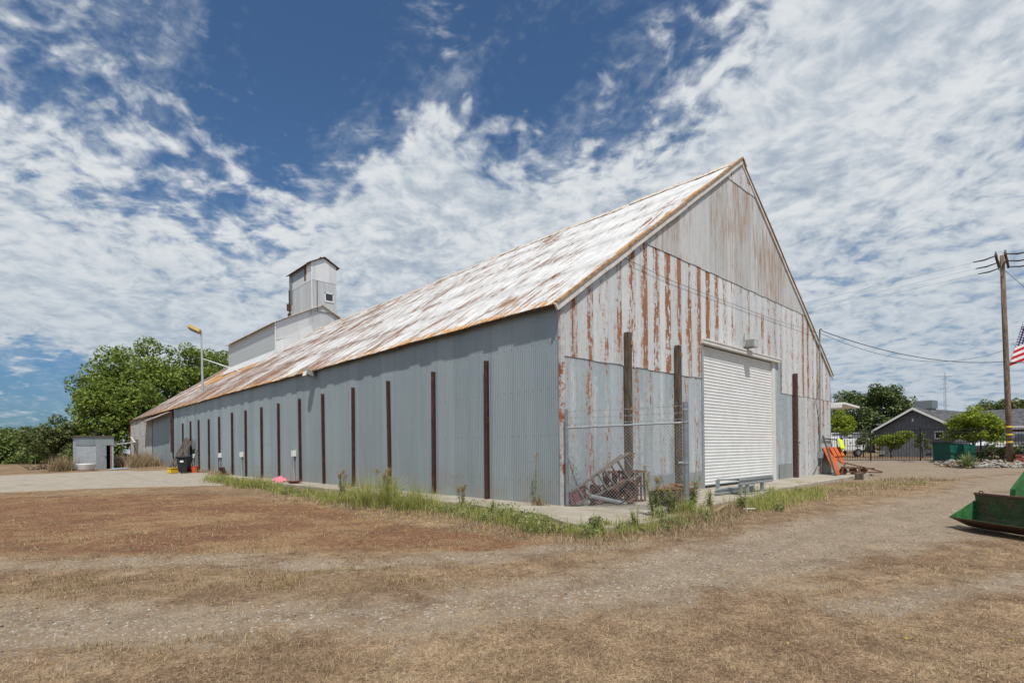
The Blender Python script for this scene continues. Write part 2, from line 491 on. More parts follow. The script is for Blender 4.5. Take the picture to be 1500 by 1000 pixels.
M['wire'] = flat('black_cable', (0.02, 0.02, 0.022), 0.6)
M['barb'] = flat('fence_wire', (0.30, 0.31, 0.315), 0.5, 0.3)
M['dark'] = flat('dark_gap', (0.02, 0.02, 0.02), 0.8)
M['white'] = worn('white_paint', (0.72, 0.72, 0.70), 0.5, 0.08, 5)
M['glass'] = worn('dusty_lamp_glass', (0.45, 0.47, 0.48), 0.15, 0.2, 8, spec=0.6)
M['lampgrey'] = worn('grey_lamp_housing', (0.27, 0.27, 0.26), 0.6, 0.25, 14)
M['concrete'] = None
m = Mat('mottled_concrete'); p = m.pos()  # buff concrete, mottled at random with scattered darker patches
nA = m.noise(p, 0.9, 6, 0.65); nB = m.noise(p, 12.0, 4, 0.65); nC = m.noise(p, 60.0, 2, 0.6)
cc = m.mix((nA * 0.65 + nB * 0.35).ss(0.32, 0.7), (0.26, 0.225, 0.175), (0.42, 0.385, 0.325))
cc = m.mix((m.noise(p, (2.2, 2.6, 2), 6, 0.7)).ss(0.58, 0.68) * 0.5, cc, (0.20, 0.16, 0.12))
m.bump(nB * 0.6 + nC * 0.4, 0.3, 0.01)
M['concrete'] = m.set(cc, 0.9, 0, 0.15)
M['rusty'] = worn('flaking_rust', (0.125, 0.068, 0.045), 0.85, 0.5, 9, rust=0.3, rc=(0.24, 0.09, 0.035))
M['rustdark'] = worn('old_dark_rust', (0.075, 0.04, 0.032), 0.85, 0.45, 8, rust=0.25, rc=(0.14, 0.06, 0.035))
M['rustorange'] = worn('orange_rust', (0.30, 0.105, 0.035), 0.85, 0.4, 9, rust=0.2, rc=(0.16, 0.055, 0.025))
M['oldrail'] = worn('faded_grey_brown_steel', (0.19, 0.165, 0.14), 0.75, 0.35, 9, rust=0.25, rc=(0.15, 0.065, 0.04))
M['pinkish'] = worn('faded_maroon_paint', (0.16, 0.07, 0.075), 0.75, 0.4, 7, rust=0.28)
M['orange'] = worn('orange_implement_paint', (0.44, 0.10, 0.02), 0.5, 0.28, 6, rust=0.28, rc=(0.2, 0.06, 0.02))
M['blackmetal'] = worn('black_steel', (0.022, 0.022, 0.024), 0.5, 0.3, 12)
M['neon'] = worn('neon_yellow_fabric', (0.62, 0.80, 0.04), 0.8, 0.1, 10)
M['green'] = worn('scuffed_green_paint', (0.035, 0.135, 0.045), 0.5, 0.4, 9, rust=0.27, rc=(0.075, 0.05, 0.03))
M['greenworn'] = worn('scraped_green_steel', (0.05, 0.085, 0.036), 0.6, 0.5, 5, rust=0.46, rc=(0.062, 0.05, 0.032))
M['edge'] = worn('worn_cutting_edge', (0.115, 0.06, 0.04), 0.5, 0.35, 7, rust=0.3, rc=(0.17, 0.085, 0.055))
M['binblack'] = worn('black_plastic', (0.022, 0.024, 0.027), 0.45, 0.2, 10)
M['orangeplastic'] = worn('orange_red_plastic', (0.62, 0.10, 0.035), 0.4, 0.08, 10)
M['yellowplastic'] = worn('yellow_plastic', (0.65, 0.42, 0.04), 0.4, 0.1, 10)
M['pink'] = worn('pink_plastic_sheet', (0.72, 0.19, 0.24), 0.5, 0.15, 10)
M['block'] = None
m = Mat('grey_painted_block_wall'); p = m.objc(); x, y, z = m.sep(p)
row = (z / 0.2).floor()
uu = ((x + y) / 0.4 + row * 0.5).fract()
mort = (z / 0.2).fract().ss(0.10, 0.03).max(uu.ss(0.05, 0.015))
n = m.noise(p, 5.0, 5, 0.6)
cc = m.mix(n.ss(0.3, 0.7), (0.31, 0.34, 0.36), (0.42, 0.45, 0.465))
cc = m.mix(mort * 0.35, cc, (0.20, 0.21, 0.22))
m.bump(1 - mort, 0.3, 0.01)
M['block'] = m.set(cc, 0.8, 0, 0.2)
M['housewall'] = None
m = Mat('charcoal_board_siding'); p = m.objc(); x, y, z = m.sep(p)
g = ((x + y) / 0.3).fract().ss(0.1, 0.04)
n = m.noise(p, 3.0, 4, 0.6)
cc = m.mix(n.ss(0.3, 0.7), (0.125, 0.132, 0.15), (0.165, 0.172, 0.192))
m.bump(1 - g, 0.4, 0.02)
M['housewall'] = m.set(m.mix(g * 0.6, cc, (0.06, 0.063, 0.072)), 0.75, 0, 0.2)
m = Mat('dark_roof_shingles'); p = m.pos(); x, y, z = m.sep(p)
n = m.noise(p, (2, 2, 14), 5, 0.6); v = m.sep(m.voro(p, 3.5, 'F1', 'Color'))[0]
M['shingle'] = m.set(m.mix((n * 0.6 + v * 0.4).ss(0.25, 0.75), (0.055, 0.058, 0.063), (0.12, 0.122, 0.128)), 0.9, 0, 0.15)
M['dumpster'] = worn('teal_green_dumpster_paint', (0.010, 0.085, 0.062), 0.5, 0.3, 4, rust=0.06)
M['carpaint'] = worn('white_vehicle_paint', (0.70, 0.71, 0.72), 0.25, 0.05, 4, spec=0.5)
M['suvpaint'] = worn('dark_vehicle_paint', (0.12, 0.13, 0.14), 0.25, 0.1, 4, spec=0.5)
M['carglass'] = flat('vehicle_glass', (0.03, 0.038, 0.042), 0.08, 0, 0.7)
M['tyre'] = flat('tyre_rubber', (0.02, 0.02, 0.02), 0.85)
M['rim'] = worn('wheel_rim', (0.35, 0.36, 0.37), 0.35, 0.15, 12, metal=0.6)
M['taillight'] = flat('red_tail_light', (0.5, 0.02, 0.02), 0.3)
M['brick'] = worn('brick_red_paint', (0.26, 0.065, 0.05), 0.7, 0.2, 10)
M['band'] = flat('yellow_reflective_band', (0.78, 0.52, 0.04), 0.5)
M['stone'] = worn('pale_field_stone', (0.29, 0.27, 0.235), 0.9, 0.5, 4, loc=False)
M['yellowlamp'] = worn('yellowed_lamp_head', (0.46, 0.33, 0.10), 0.5, 0.35, 10)
M['steelpole'] = worn('pale_steel_pole', (0.46, 0.50, 0.52), 0.45, 0.12, 5, metal=0.4)
M['tower'] = galv_material('whitish_tower_sheets', (0.52, 0.53, 0.53), (0.66, 0.67, 0.665), 0.66, 0.0)
M['towertop'] = galv_material('chalky_tower_top', (0.62, 0.63, 0.63), (0.80, 0.80, 0.79), 0.9, 0.0)
M['towerline'] = gable_material('streaked_tower_sheets', 0.62, (0.44, 0.47, 0.48), (0.60, 0.62, 0.62), 0.35, -0.02, 0.05)
M['far'] = None
m = Mat('weathered_far_wall'); p = m.pos(); x, y, z = m.sep(p)
tn = m.noise(m.comb(0, y * 1.6, z * 0.5), 1.0, 5, 0.65)
fl = m.noise(p, (1, 3.2, 1.9), 6, 0.75)
cc = m.mix(tn.ss(0.3, 0.7), (0.30, 0.30, 0.295), (0.47, 0.465, 0.45))
cc = m.mix(fl.ss(0.56, 0.64) * y.ss(50.0, 53.0), cc, (0.22, 0.115, 0.08))
M['far'] = m.set(cc, 0.7, 0.1, 0.25)
M['leaf_big'] = leaf_material('walnut_leaves', (0.05, 0.09, 0.014), (0.32, 0.40, 0.08), 0.42)
M['leaf_bush'] = leaf_material('dusty_bush_leaves', (0.05, 0.075, 0.022), (0.19, 0.22, 0.075), 0.3)
M['leaf_hedge'] = leaf_material('hedge_leaves', (0.045, 0.08, 0.016), (0.21, 0.26, 0.07), 0.35)
M['leaf_oak'] = leaf_material('dark_far_leaves', (0.035, 0.065, 0.02), (0.18, 0.225, 0.08), 0.3)
M['leaf_lime'] = leaf_material('lime_green_leaves', (0.10, 0.17, 0.012), (0.36, 0.42, 0.045), 0.4)
M['leaf_conifer'] = leaf_material('conifer_needles', (0.012, 0.03, 0.018), (0.05, 0.075, 0.04), 0.1)
M['leaf_red'] = leaf_material('reddish_leaves', (0.07, 0.03, 0.022), (0.16, 0.075, 0.05), 0.3)
M['leaf_agave'] = leaf_material('yucca_blades', (0.09, 0.14, 0.04), (0.30, 0.35, 0.14), 0.2)
M['blade'] = leaf_material('green_weed_blades', (0.15, 0.20, 0.035), (0.54, 0.55, 0.16), 0.45, (0.52, 0.42, 0.2))
M['weedleaf'] = leaf_material('weed_leaves', (0.12, 0.16, 0.055), (0.42, 0.46, 0.20), 0.4, (0.46, 0.38, 0.2))
M['strawblade'] = leaf_material('dry_straw_blades', (0.21, 0.15, 0.085), (0.52, 0.41, 0.26), 0.3)
M['litter'] = leaf_material('dry_litter', (0.085, 0.052, 0.03), (0.54, 0.40, 0.245), 0.1)
M['tuft'] = leaf_material('olive_dry_tufts', (0.20, 0.145, 0.065), (0.52, 0.40, 0.22), 0.3)
M['flower'] = leaf_material('yellow_petals', (0.62, 0.40, 0.02), (0.80, 0.60, 0.05), 0.3)
m = Mat('loose_stones'); r = m.island()
M['pebble'] = m.set(m.ramp(r, [(0.0, (0.17, 0.14, 0.11)), (0.5, (0.25, 0.21, 0.165)), (0.85, (0.34, 0.30, 0.25)), (1.0, (0.60, 0.58, 0.55))]), 0.9, 0, 0.15)
M['bark'] = bark_material('tree_bark', (0.06, 0.045, 0.035), (0.16, 0.125, 0.095))
M['polewood'] = bark_material('utility_pole_wood', (0.11, 0.08, 0.058), (0.25, 0.195, 0.145))
M['twig'] = bark_material('bare_twigs', (0.14, 0.12, 0.11), (0.24, 0.21, 0.19))

# ------------------------------------------------------------------ ground
def inpoly(px, py, poly):
    poly = np.array(poly, float); n = len(poly)
    ins = np.zeros(px.shape, bool)
    j = n - 1
    for i in range(n):
        xi, yi = poly[i]; xj, yj = poly[j]
        c = ((yi > py) != (yj > py)) & (px < (xj - xi) * (py - yi) / (yj - yi + 1e-12) + xi)
        ins ^= c; j = i
    return ins
def segdist(px, py, pts):
    d = np.full(px.shape, 1e9)
    for (ax, ay), (bx, by) in zip(pts[:-1], pts[1:]):
        ex, ey = bx - ax, by - ay
        t = np.clip(((px-ax)*ex + (py-ay)*ey) / (ex*ex + ey*ey + 1e-9), 0, 1)
        d = np.minimum(d, np.hypot(px - ax - t*ex, py - ay - t*ey))
    return d
def soft(px, py, poly, w):
    s = segdist(px, py, list(poly) + [poly[0]])
    sd = np.where(inpoly(px, py, poly), s, -s)
    return sstep(-w, w, sd)
def softline(px, py, pts, half, w):
    return 1 - sstep(half - w, half + w, segdist(px, py, pts))

ROAD = [(-16, 3.5), (-9.9, -1.2), (-8.9, -2.3), (-7.9, -3.2), (-6.8, -3.9), (-5.3, -4.4), (-3.9, -4.4), (-2.2, -4.4), (0.0, -4.5), (3.3, -4.8), (7.0, -5.2), (12.0, -5.6), (19.3, -5.4), (27.2, -6.6), (60, -14), (60, -40), (12, -16), (3.2, -8.0), (-1.2, -6.9), (-3.5, -6.4), (-5.2, -6.1), (-6.3, -5.3), (-7.3, -4.7), (-8.2, -4.1), (-9.1, -3.6), (-9.9, -3.1), (-16, 1.0)]
ROAD2 = [(16.5, -1.7), (21, 0.5), (24, 14), (40, 10), (40, -8), (24, -6.0), (19.3, -4.6), (16.0, -3.6)]
TRACK = [(-14, 5.0), (-9.9, 1.2), (-7.8, -0.3), (-6.7, -2.0), (-4.6, -3.1), (-2.8, -3.6)]
REDP = [(-30, 26), (-10.0, 17.2), (-4.5, 13.6), (-3.6, 6.7), (-3.9, 1.0), (-3.7, -1.6), (-3.4, -3.2), (-4.9, -2.5), (-7.0, 0.0), (-8.5, 1.2), (-9.9, 2.6), (-24, 14)]
PADP = [(-40, 46), (-10.2, 38.4), (-5.8, 38.4), (-1.5, 35.5), (0.2, 40), (0.3, 22.5), (-1.6, 17.0), (-3.4, 18.4), (-6.8, 20.6), (-10.1, 21.2), (-40, 32)]

def covers(x, y):
    g = np.maximum(soft(x, y, ROAD, 1.0), soft(x, y, ROAD2, 1.0))
    g = np.maximum(g, softline(x, y, TRACK, 0.42, 0.5) * 0.75)
    g = np.maximum(g, softline(x, y, [(-4.3, -7.1), (-3.3, -7.6), (-1.5, -8.3)], 0.28, 0.3) * 0.75)
    r = soft(x, y, REDP, 0.9)
    pd = soft(x, y, PADP, 0.5)
    gn = softline(x, y, [(-1.9, 23.3), (-2.4, 14.2), (-3.1, 6.3), (-3.1, 2.8), (-2.5, 1.3), (-2.6, -0.6), (-2.6, -2.4)], 0.3, 0.6) * 0.55
    gn = np.maximum(gn, softline(x, y, [(3.0, -3.5), (5.5, -3.4), (8.6, -3.2)], 0.4, 0.6) * 0.5)
    gn = np.maximum(gn, sstep(44, 70, y) * 0.5 * (x < 0))
    return g, r, pd, gn

def axis(a, b, far_lo, far_hi, step):
    mid = list(np.arange(a, b + 1e-6, step))
    lo = []; s = step; v = a
    while v > far_lo:
        s *= 1.22; v -= s; lo.append(v)
    hi = []; s = step; v = b
    while v < far_hi:
        s *= 1.22; v += s; hi.append(v)
    return np.array(lo[::-1] + mid + hi)

xs = axis(-14, 24, -2500, 2500, 0.16); ys = axis(-12, 26, -2500, 2500, 0.16)
GX, GY = np.meshgrid(xs, ys, indexing='ij')
RUTS = [[(-16, 2.6), (-9.9, -1.7), (-7.9, -3.5), (-5.3, -4.8), (-2.2, -4.9), (3.3, -5.4), (12, -6.4), (24, -7)], [(-16, 1.4), (-9.5, -2.9), (-7.6, -4.3), (-5.2, -5.6), (-2.0, -6.0), (3.3, -6.7), (12, -7.6), (24, -8)], [(-14, 5.0), (-9.9, 1.2), (-7.8, -0.3), (-6.7, -2.0), (-4.6, -3.1), (-2.8, -3.6)]]
def bumps(x, y):
    z = 0.018 * np.sin(x * 1.9 + 0.7 * np.sin(y * 1.3)) * np.sin(y * 2.3 + 0.5 * np.sin(x * 1.1))
    z += 0.012 * np.sin(x * 5.1 + 1.3 * np.sin(y * 3.7)) * np.sin(y * 4.3 + x)
    for RT in RUTS:
        dd = segdist(x, y, RT); z -= 0.035*np.exp(-(dd/.16)**2) - 0.015*np.exp(-((dd-.32)/.15)**2)
    near = 1 - sstep(18, 40, np.hypot(x - CAM[0], y - CAM[1]))
    return z * near
GZ = ground_z(GX, GY) + bumps(GX, GY)
far = np.hypot(GX - CAM[0], GY - CAM[1])
GZ = GZ - sstep(200, 2000, far) * 2.0
nx, ny = GX.shape
V = np.stack([GX, GY, GZ], -1).reshape(-1, 3)
I = np.arange(nx * ny).reshape(nx, ny)
Fq = np.stack([I[:-1, :-1], I[1:, :-1], I[1:, 1:], I[:-1, 1:]], -1).reshape(-1, 4)
ground = np_mesh('ground', V, Fq, M['ground'], smooth=True)
tag(ground, 'sun baked yard of gravel tracks and dry grass', kind='structure')
cv = covers(V[:, 0], V[:, 1])
for nm, arr in zip(('gravel', 'red', 'pad', 'green'), cv):
    a = ground.data.attributes.new(nm, 'FLOAT', 'POINT')
    a.data.foreach_set('value', arr.astype(np.float32))

# concrete slab that the barn stands on
sl = MB()
top = [(-1.15, 30), (-1.12, 8), (-1.2, 3), (-1.35, 0.6), (-1.5, -0.8), (-2.1, -1.9), (-2.35, -2.75), (-2.0, -3.02), (-0.8, -3.05), (1.6, -2.92), (2.6, -2.55), (3.8, -2.5), (6.5, -2.2), (9.2, -1.85), (13, -1.78), (17.0, -1.72), (20.8, -1.72), (20.8, 1.0), (0.6, 1.0), (0.6, 30)]
rs_ = random.Random(3)
pts = []
for (a, b) in zip(top, top[1:] + top[:1]):
    L = math.hypot(b[0]-a[0], b[1]-a[1]); k = max(1, int(L / 0.45))
    for i in range(k):
        t = i / k; pts.append((a[0]+(b[0]-a[0])*t + rs_.uniform(-.03, .03), a[1]+(b[1]-a[1])*t + rs_.uniform(-.03, .03), 0.0))
sl.extrude([(q[0], q[1], -0.4) for q in pts], (0, 0, 0.4))
slab = sl.build('concrete_apron', M['concrete'], bevel=0.015)
tag(slab, 'worn concrete apron around the barn foot', kind='structure')
pv = MB(); pv.bx(0, 0.01, 0, 0.01, 0, 0.01)

# concrete strip at the iron fence
st = MB()
st.extrude([(33.9, 3.6, -0.2), (36.0, -1.9, -0.2), (38.4, -1.2, -0.2), (36.3, 4.6, -0.2)], (0, 0, 0.42))
tag(st.build('pavement', M['concrete']), 'pale concrete strip under the iron gate', kind='structure')

# ------------------------------------------------------------------ the barn
W, HE, HR = 20.3, 5.0, 12.02
SL = (HR - HE) / (W / 2)
LEN = 62.0
def roof_z(x): return HR - SL * np.abs(np.asarray(x, float) - W / 2)

barn = empty('barn', (0, 0, 0), 'long steep roofed corrugated metal barn with rust streaked gable and white roll-up door', 'barn')

def corr_sheet(name, mat, us, lo, hi, plane, amp=0.009, period=0.0677, base=0.0, parent=None, rows=2):
    """corrugated sheet: us = positions along the wall; lo/hi arrays of heights; plane 'x' (wall on x=base) or 'y'"""
    us = np.asarray(us); off = -amp * np.sin(2 * pi * us / period)
    n = len(us); Vs = []
    for r in range(rows):
        t = r / (rows - 1); z = lo + (hi - lo) * t
        if plane == 'x': Vs.append(np.stack([base + off, us, z], -1))
        else: Vs.append(np.stack([us, base + off, z], -1))
    Vv = np.concatenate(Vs)
    I = np.arange(n * rows).reshape(rows, n)
    Fv = np.stack([I[:-1, :-1], I[:-1, 1:], I[1:, 1:], I[1:, :-1]], -1).reshape(-1, 4)
    keep = (Vv[Fv[:, 2], 2] - Vv[Fv[:, 1], 2] > 0.001) | (Vv[Fv[:, 3], 2] - Vv[Fv[:, 0], 2] > 0.001)
    Fv = Fv[keep]
    if plane == 'x': Fv = Fv[:, ::-1]
    return np_mesh(name, Vv, Fv, mat, parent, smooth=True)

STEP = 0.0677 / 6
u = np.arange(0.02, 41.9, STEP)
corr_sheet('side_wall', M['side'], u, np.full(len(u), -0.05) + 0.02*np.sin(u), np.full(len(u), 4.98), 'x', parent=barn)
# far, older part of the side wall
u = np.arange(41.95, 50.3, STEP)
corr_sheet('side_wall_extension', M['side'], u, np.full(len(u), 0.0), np.full(len(u), 4.7), 'x', base=-0.06, parent=barn)
u = np.arange(50.3, 62.0, STEP * 2)
corr_sheet('old_side_wall', M['far'], u, np.full(len(u), 0.0), np.full(len(u), 4.72), 'x', amp=0.02, period=0.2, base=-0.1, parent=barn)['label'] = 'rust blotched old side wall at the far end'
b = MB(); b.bx(-0.14, -0.10, 57.3, 59.9, 0.3, 2.8); b.bx(-0.17, -0.14, 58.55, 58.6, 0.3, 2.8)
b.build('plank_door', M['oldrail'], barn)
b = MB(); b.bx(-0.16, -0.02, 61.95, 62.15, 0.2, 4.75); b.build('end_trim', M['brick'], barn)['label'] = 'red corner board at the far end'
b = MB(); b.bx(-0.22, -0.06, 41.75, 41.95, 1.4, 4.72); b.build('end_post', M['redsteel'], barn)
b = MB()
for i in range(12):
    y0 = 42.1 + i * 0.9
    b.box((-0.42, y0 + 0.45, 4.62 - 0.03 * i + 0.04*math.sin(i*2.0)), (0.9, 0.92, 0.03), Matrix.Rotation(radians(-22), 3, 'Y'))
b.build('lower_eave', M['rake'], barn)

# gable: four bands of sheets, each lapping over the one below
def gable_band(name, mat, z0, z1, x0, x1, base, z0b=None):
    u = np.arange(x0, x1, STEP)
    lo = np.full(len(u), float(z0)); 
    hi = np.minimum(z1, roof_z(u) - 0.03)
    lo = np.minimum(lo + 0.012 * np.sin(np.floor((u) / 0.64) * 2.7), hi)
    return corr_sheet(name, mat, u, lo, hi, 'y', base=base, parent=barn)
gable_band('lower_gable_wall', M['lower'], -0.03, 3.75, 0.02, 7.05, 0.0)
gable_band('lower_gable_wall', M['lower'], -0.03, 4.95, 13.28, 15.3, 0.0)
gable_band('lower_gable_wall', M['lowerpale'], -0.03, 3.75, 15.3, 20.3, -0.006)
gable_band('middle_gable_wall', M['middle'], 3.66, 7.40, 0.02, 7.05, -0.022)
gable_band('middle_gable_wall', M['middle'], 4.92, 7.40, 7.05, 13.9, -0.022)
gable_band('middle_gable_wall', M['middle'], 3.60, 7.40, 13.9, 20.3, -0.022)
gable_band('upper_gable_wall', M['upper'], 7.32, 11.1, 2.9, 17.4, -0.044)
gable_band('peak_gable_wall', M['middle'], 11.0, 12.2, 8.3, 12.0, -0.066)
gable_band('base_sheet', M['strip'], -0.02, 0.56, 3.5, 7.05, -0.03)
gable_band('base_sheet', M['strip'], -0.02, 0.95, 18.6, 20.3, -0.03)
gable_band('base_sheet', M['strip'], -0.02, 0.62, 13.55, 15.0, -0.03)
b = MB(); b.bx(-0.035, 0.10, -0.05, -0.028, 0.0, 4.93); b.bx(-0.035, -0.013, -0.028, 0.03, 0.0, 4.93)
b.build('corner_trim', M['cornertrim'], barn)
b = MB(); b.bx(20.28, 20.32, -0.02, 40, 0, 4.98); b.build('hidden_side_wall', M['side'], barn)
b = MB(); b.add([(0.02, 61.9, 0), (20.28, 61.9, 0), (20.28, 61.9, 5), (10.15, 61.9, 12.1), (0.02, 61.9, 5)], [(0, 1, 2, 3, 4)]); b.build('rear_wall', M['side'], barn)

# roof: corrugated sheets in lapped rows, the slope sags a little
def sag(x, y):
    return (0.035*np.sin(y*0.31 + x*0.4) + 0.02*np.sin(y*1.27 + x) + 0.010*np.sin(y*3.1 + 2*x)) * (0.4 + 0.6*np.clip(np.asarray(x)/3, 0, 1))
def roof_slope(name, side):
    yv = np.arange(-0.13, LEN + 0.15, STEP * 1.2) if side < 0 else np.arange(-0.13, LEN + 0.15, 0.0677)
    n = len(yv)
    wave = 0.009 * np.sin(2*pi*yv/0.0677) if side < 0 else 0*yv
    rows = []; S0 = -0.25; S1 = 10.17
    lap = 2.55 / 1.222
    edges = [S0] + [k * lap for k in range(1, 5)] + [S1]
    for k in range(len(edges) - 1):
        a, bb = edges[k], edges[k+1]
        for i in range(4):
            t = i / 3
            x = a + (bb - a) * t
            jag = 0.0
            if i == 0: jag = 0.014 * np.sin(np.floor(yv/0.64) * 3.7 + k)
            lift = 0.006 * (1 - t)
            xx = np.full(n, x) + (jag if k == 0 else 0)
            z = HE + SL * xx + 0.035 + lift + wave + sag(x, yv)
            # the old far end dips at the eave
            z = z - sstep(42, 62, yv) * 0.12 * (1 - x / 10.2)
            rows.append(np.stack([xx if side < 0 else W - xx, yv, z], -1))
    R = len(rows)
    Vv = np.concatenate(rows); I = np.arange(n * R).reshape(R, n)
    Fv = np.stack([I[:-1, :-1], I[1:, :-1], I[1:, 1:], I[:-1, 1:]], -1).reshape(-1, 4)
    if side > 0: Fv = Fv[:, ::-1]
    return np_mesh(name, Vv, Fv, M['roof'], barn, smooth=True)
roof_l = roof_slope('roof_slope', -1)
roof_r = roof_slope('roof_slope', 1)
# ridge cap in overlapping lengths
b = MB(); rr = random.Random(5); y = -0.16
while y < LEN:
    L = 1.2; dz = rr.uniform(-.008, .012) + float(sag(10.0, y + .6)) - .035
    x0 = W/2
    prof = [(x0-0.30, HR - 0.30*SL + 0.09), (x0-0.08, HR + 0.09), (x0, HR + 0.12), (x0+0.08, HR+0.09), (x0+0.30, HR - 0.30*SL + 0.09)]
    Pv = [(px, y, pz + dz) for px, pz in prof] + [(px, min(y + L + 0.06, LEN+.1), pz + dz + 0.012) for px, pz in prof]
    b.add(Pv, [(i, i+1, 5+i+1, 5+i) for i in range(4)])
    y += L
b.build('ridge_cap', M['rake'], barn)
# rake trim: fascia board and flashing on each slope
for sgn in (-1, 1):
    b = MB(); f2 = MB()
    for i in range(10):
        t0, t1 = i / 10, (i + 1) / 10
        xa = (-0.25 + (W/2 + 0.25) * t0); xb = (-0.25 + (W/2 + 0.25) * t1)
        wob = 0.01 * math.sin(i * 2.3)
        pa = [xa, -0.10, HE + SL*xa - 0.06 + wob]; pb = [xb, -0.10, HE + SL*xb - 0.06 + wob]
        qa = [xa, -0.11, HE + SL*xa + 0.06 + wob]; qb = [xb, -0.11, HE + SL*xb + 0.06 + wob]
        if sgn > 0:
            for q in (pa, pb, qa, qb): q[0] = W - q[0]; q[1] += 0.03; q[2] -= 0.02
        b.bar(pa, pb, 0.05, 0.17 if sgn < 0 else 0.10)
        f2.bar(qa, qb, 0.09 if sgn < 0 else 0.05, 0.06 if sgn < 0 else 0.04)
    b.build('rake_board', M['trim'], barn)
    f2.build('rake_flashing', M['flash'], barn)
b = MB()
for i in range(52):
    y0 = -0.1 + i * 1.2
    b.box((-0.17, y0 + 0.6, HE - 0.17*SL - 0.005 - 0.02*(i % 3 == 0)), (0.10, 1.19, 0.05))
b.build('eave_board', M['oldwood'], barn)

# roll-up door
dr = MB(); DX0, DX1, DZ = 7.1, 13.0, 4.80
n = 43; prof = []
for i in range(n):
    z0 = 0.06 + (DZ - 0.06) * i / n; h = (DZ - 0.06) / n
    prof += [(0.056, z0), (0.044, z0 + h*0.25), (0.042, z0 + h*0.6), (0.056, z0 + h*0.92)]
Vd = [(DX0, y, z) for y, z in prof] + [(DX1, y, z) for y, z in prof]
k = len(prof)
dr.add(Vd, [(i, k+i, k+i+1, i+1) for i in range(k-1)])
door = empty('roll_up_door'); door.parent = barn
dr.build('door_curtain', M['door'], door, fix=False)
b = MB(); b.bx(DX0, DX1, 0.0, 0.08, 0.0, 0.07); b.build('bottom_bar', M['dark'], door)
b = MB(); b.bx(12.99, 13.28, -0.02, 0.1, 0.0, 4.84); b.build('door_jamb', M['jamb'], door)
b = MB(); b.bx(7.0, 7.12, -0.05, 0.1, 0.0, 4.9); b.build('door_jamb', M['galv'], door)
b = MB(); b.bx(6.98, 13.55, -0.14, 0.05, 4.82, 4.97); b.bx(6.98, 13.55, -0.16, -0.14, 4.93, 4.99); b.build('door_header', M['jamb'], door)

# posts on the side wall
def side_post(y, h, z0):
    b = MB()
    k = (h * 7.3) % 1.0 * 0.05 - 0.02                         # each one leans a little differently
    b.bar((-0.105, y - k, z0), (-0.105, y + k, h), 0.012, 0.11, up=(0, 1, 0))
    b.bar((-0.022, y - k, z0), (-0.022, y + k, h), 0.012, 0.11, up=(0, 1, 0))
    b.bar((-0.063, y - k, z0), (-0.063, y + k, h), 0.072, 0.008, up=(0, 1, 0))
    b.bx(-0.125, -0.111, y - 0.04, y + 0.04, 2.25, 2.32)
    return b.build('steel_post', M['redsteel'], barn)
for y, h in [(2.72, 3.86), (5.29, 3.84), (8.0, 3.83), (10.68, 3.84), (13.4, 3.82), (15.9, 3.80), (18.55, 3.77), (21.0, 3.75), (23.6, 3.73), (26.1, 3.74), (28.8, 3.63), (31.2, 3.60), (33.8, 3.67), (36.1, 3.68), (38.5, 3.62)]:
    side_post(y, h, -0.05)
# posts on the gable
for x, h in [(2.66, 4.56), (5.33, 4.53)]:
    b = MB(); b.bx(x - 0.085, x + 0.085, -0.20, -0.05, 0.0, h)
    o = b.build('timber_post', M['oldwood'], barn, bevel=0.008)
    for zz in (2.4, h - 0.35, 1.1):
        b = MB(); b.bx(x + 0.015, x + 0.10, -0.225, -0.2, zz, zz + 0.12); b.build('bracket', M['plate'], o)
b = MB(); b.bx(15.14, 15.34, -0.19, -0.05, 0, 4.52); b.build('steel_post', M['rustdark'], barn)
b = MB(); b.tube([(15.35, -0.1, 1.35), (15.55, -0.12, 1.6), (15.75, -0.1, 1.5)], 0.03); b.build('pipe_stub', M['galv'], barn)

# lamps on the walls
fl = MB(); fl.bx(10.2, 10.62, -0.42, -0.12, 5.06, 5.34); fl.bx(10.36, 10.46, -0.14, -0.03, 5.0, 5.2)
o = fl.build('floodlight', M['lampgrey'], barn, bevel=0.02)
b = MB(); b.box((10.41, -0.44, 5.17), (0.38, 0.02, 0.22)); b.build('lens', M['glass'], o)
b = MB(); b.tube([(10.3, -0.05, 5.3), (10.24, -0.07, 5.6)], 0.012); b.build('conduit', M['lampgrey'], o)
fl = MB(); fl.box((-0.30, 14.25, 4.78), (0.34, 0.42, 0.26), Matrix.Rotation(radians(14), 3, 'Y')); fl.bx(-0.14, -0.01, 14.18, 14.32, 4.72, 4.92)
o = fl.build('floodlight', M['lampgrey'], barn, bevel=0.02)
b = MB(); b.box((-0.475, 14.25, 4.74), (0.02, 0.36, 0.2), Matrix.Rotation(radians(14), 3, 'Y')); b.build('lens', M['white'], o)

# outlet boxes with conduit low on the side wall
for y, z in [(16.6, 1.15), (24.3, 1.1), (28.6, 1.05), (35.2, 1.0)]:
    b = MB(); b.bx(-0.16, -0.012, y - 0.13, y + 0.13, z, z + 0.28)
    o = b.build('outlet_box', M['white'], barn, bevel=0.01)
    b = MB(); b.tube([(-0.07, y, z), (-0.09, y - 0.02, z - 0.5), (-0.06, y - 0.05, -0.05)], 0.035); b.build('conduit', M['galv'], o)

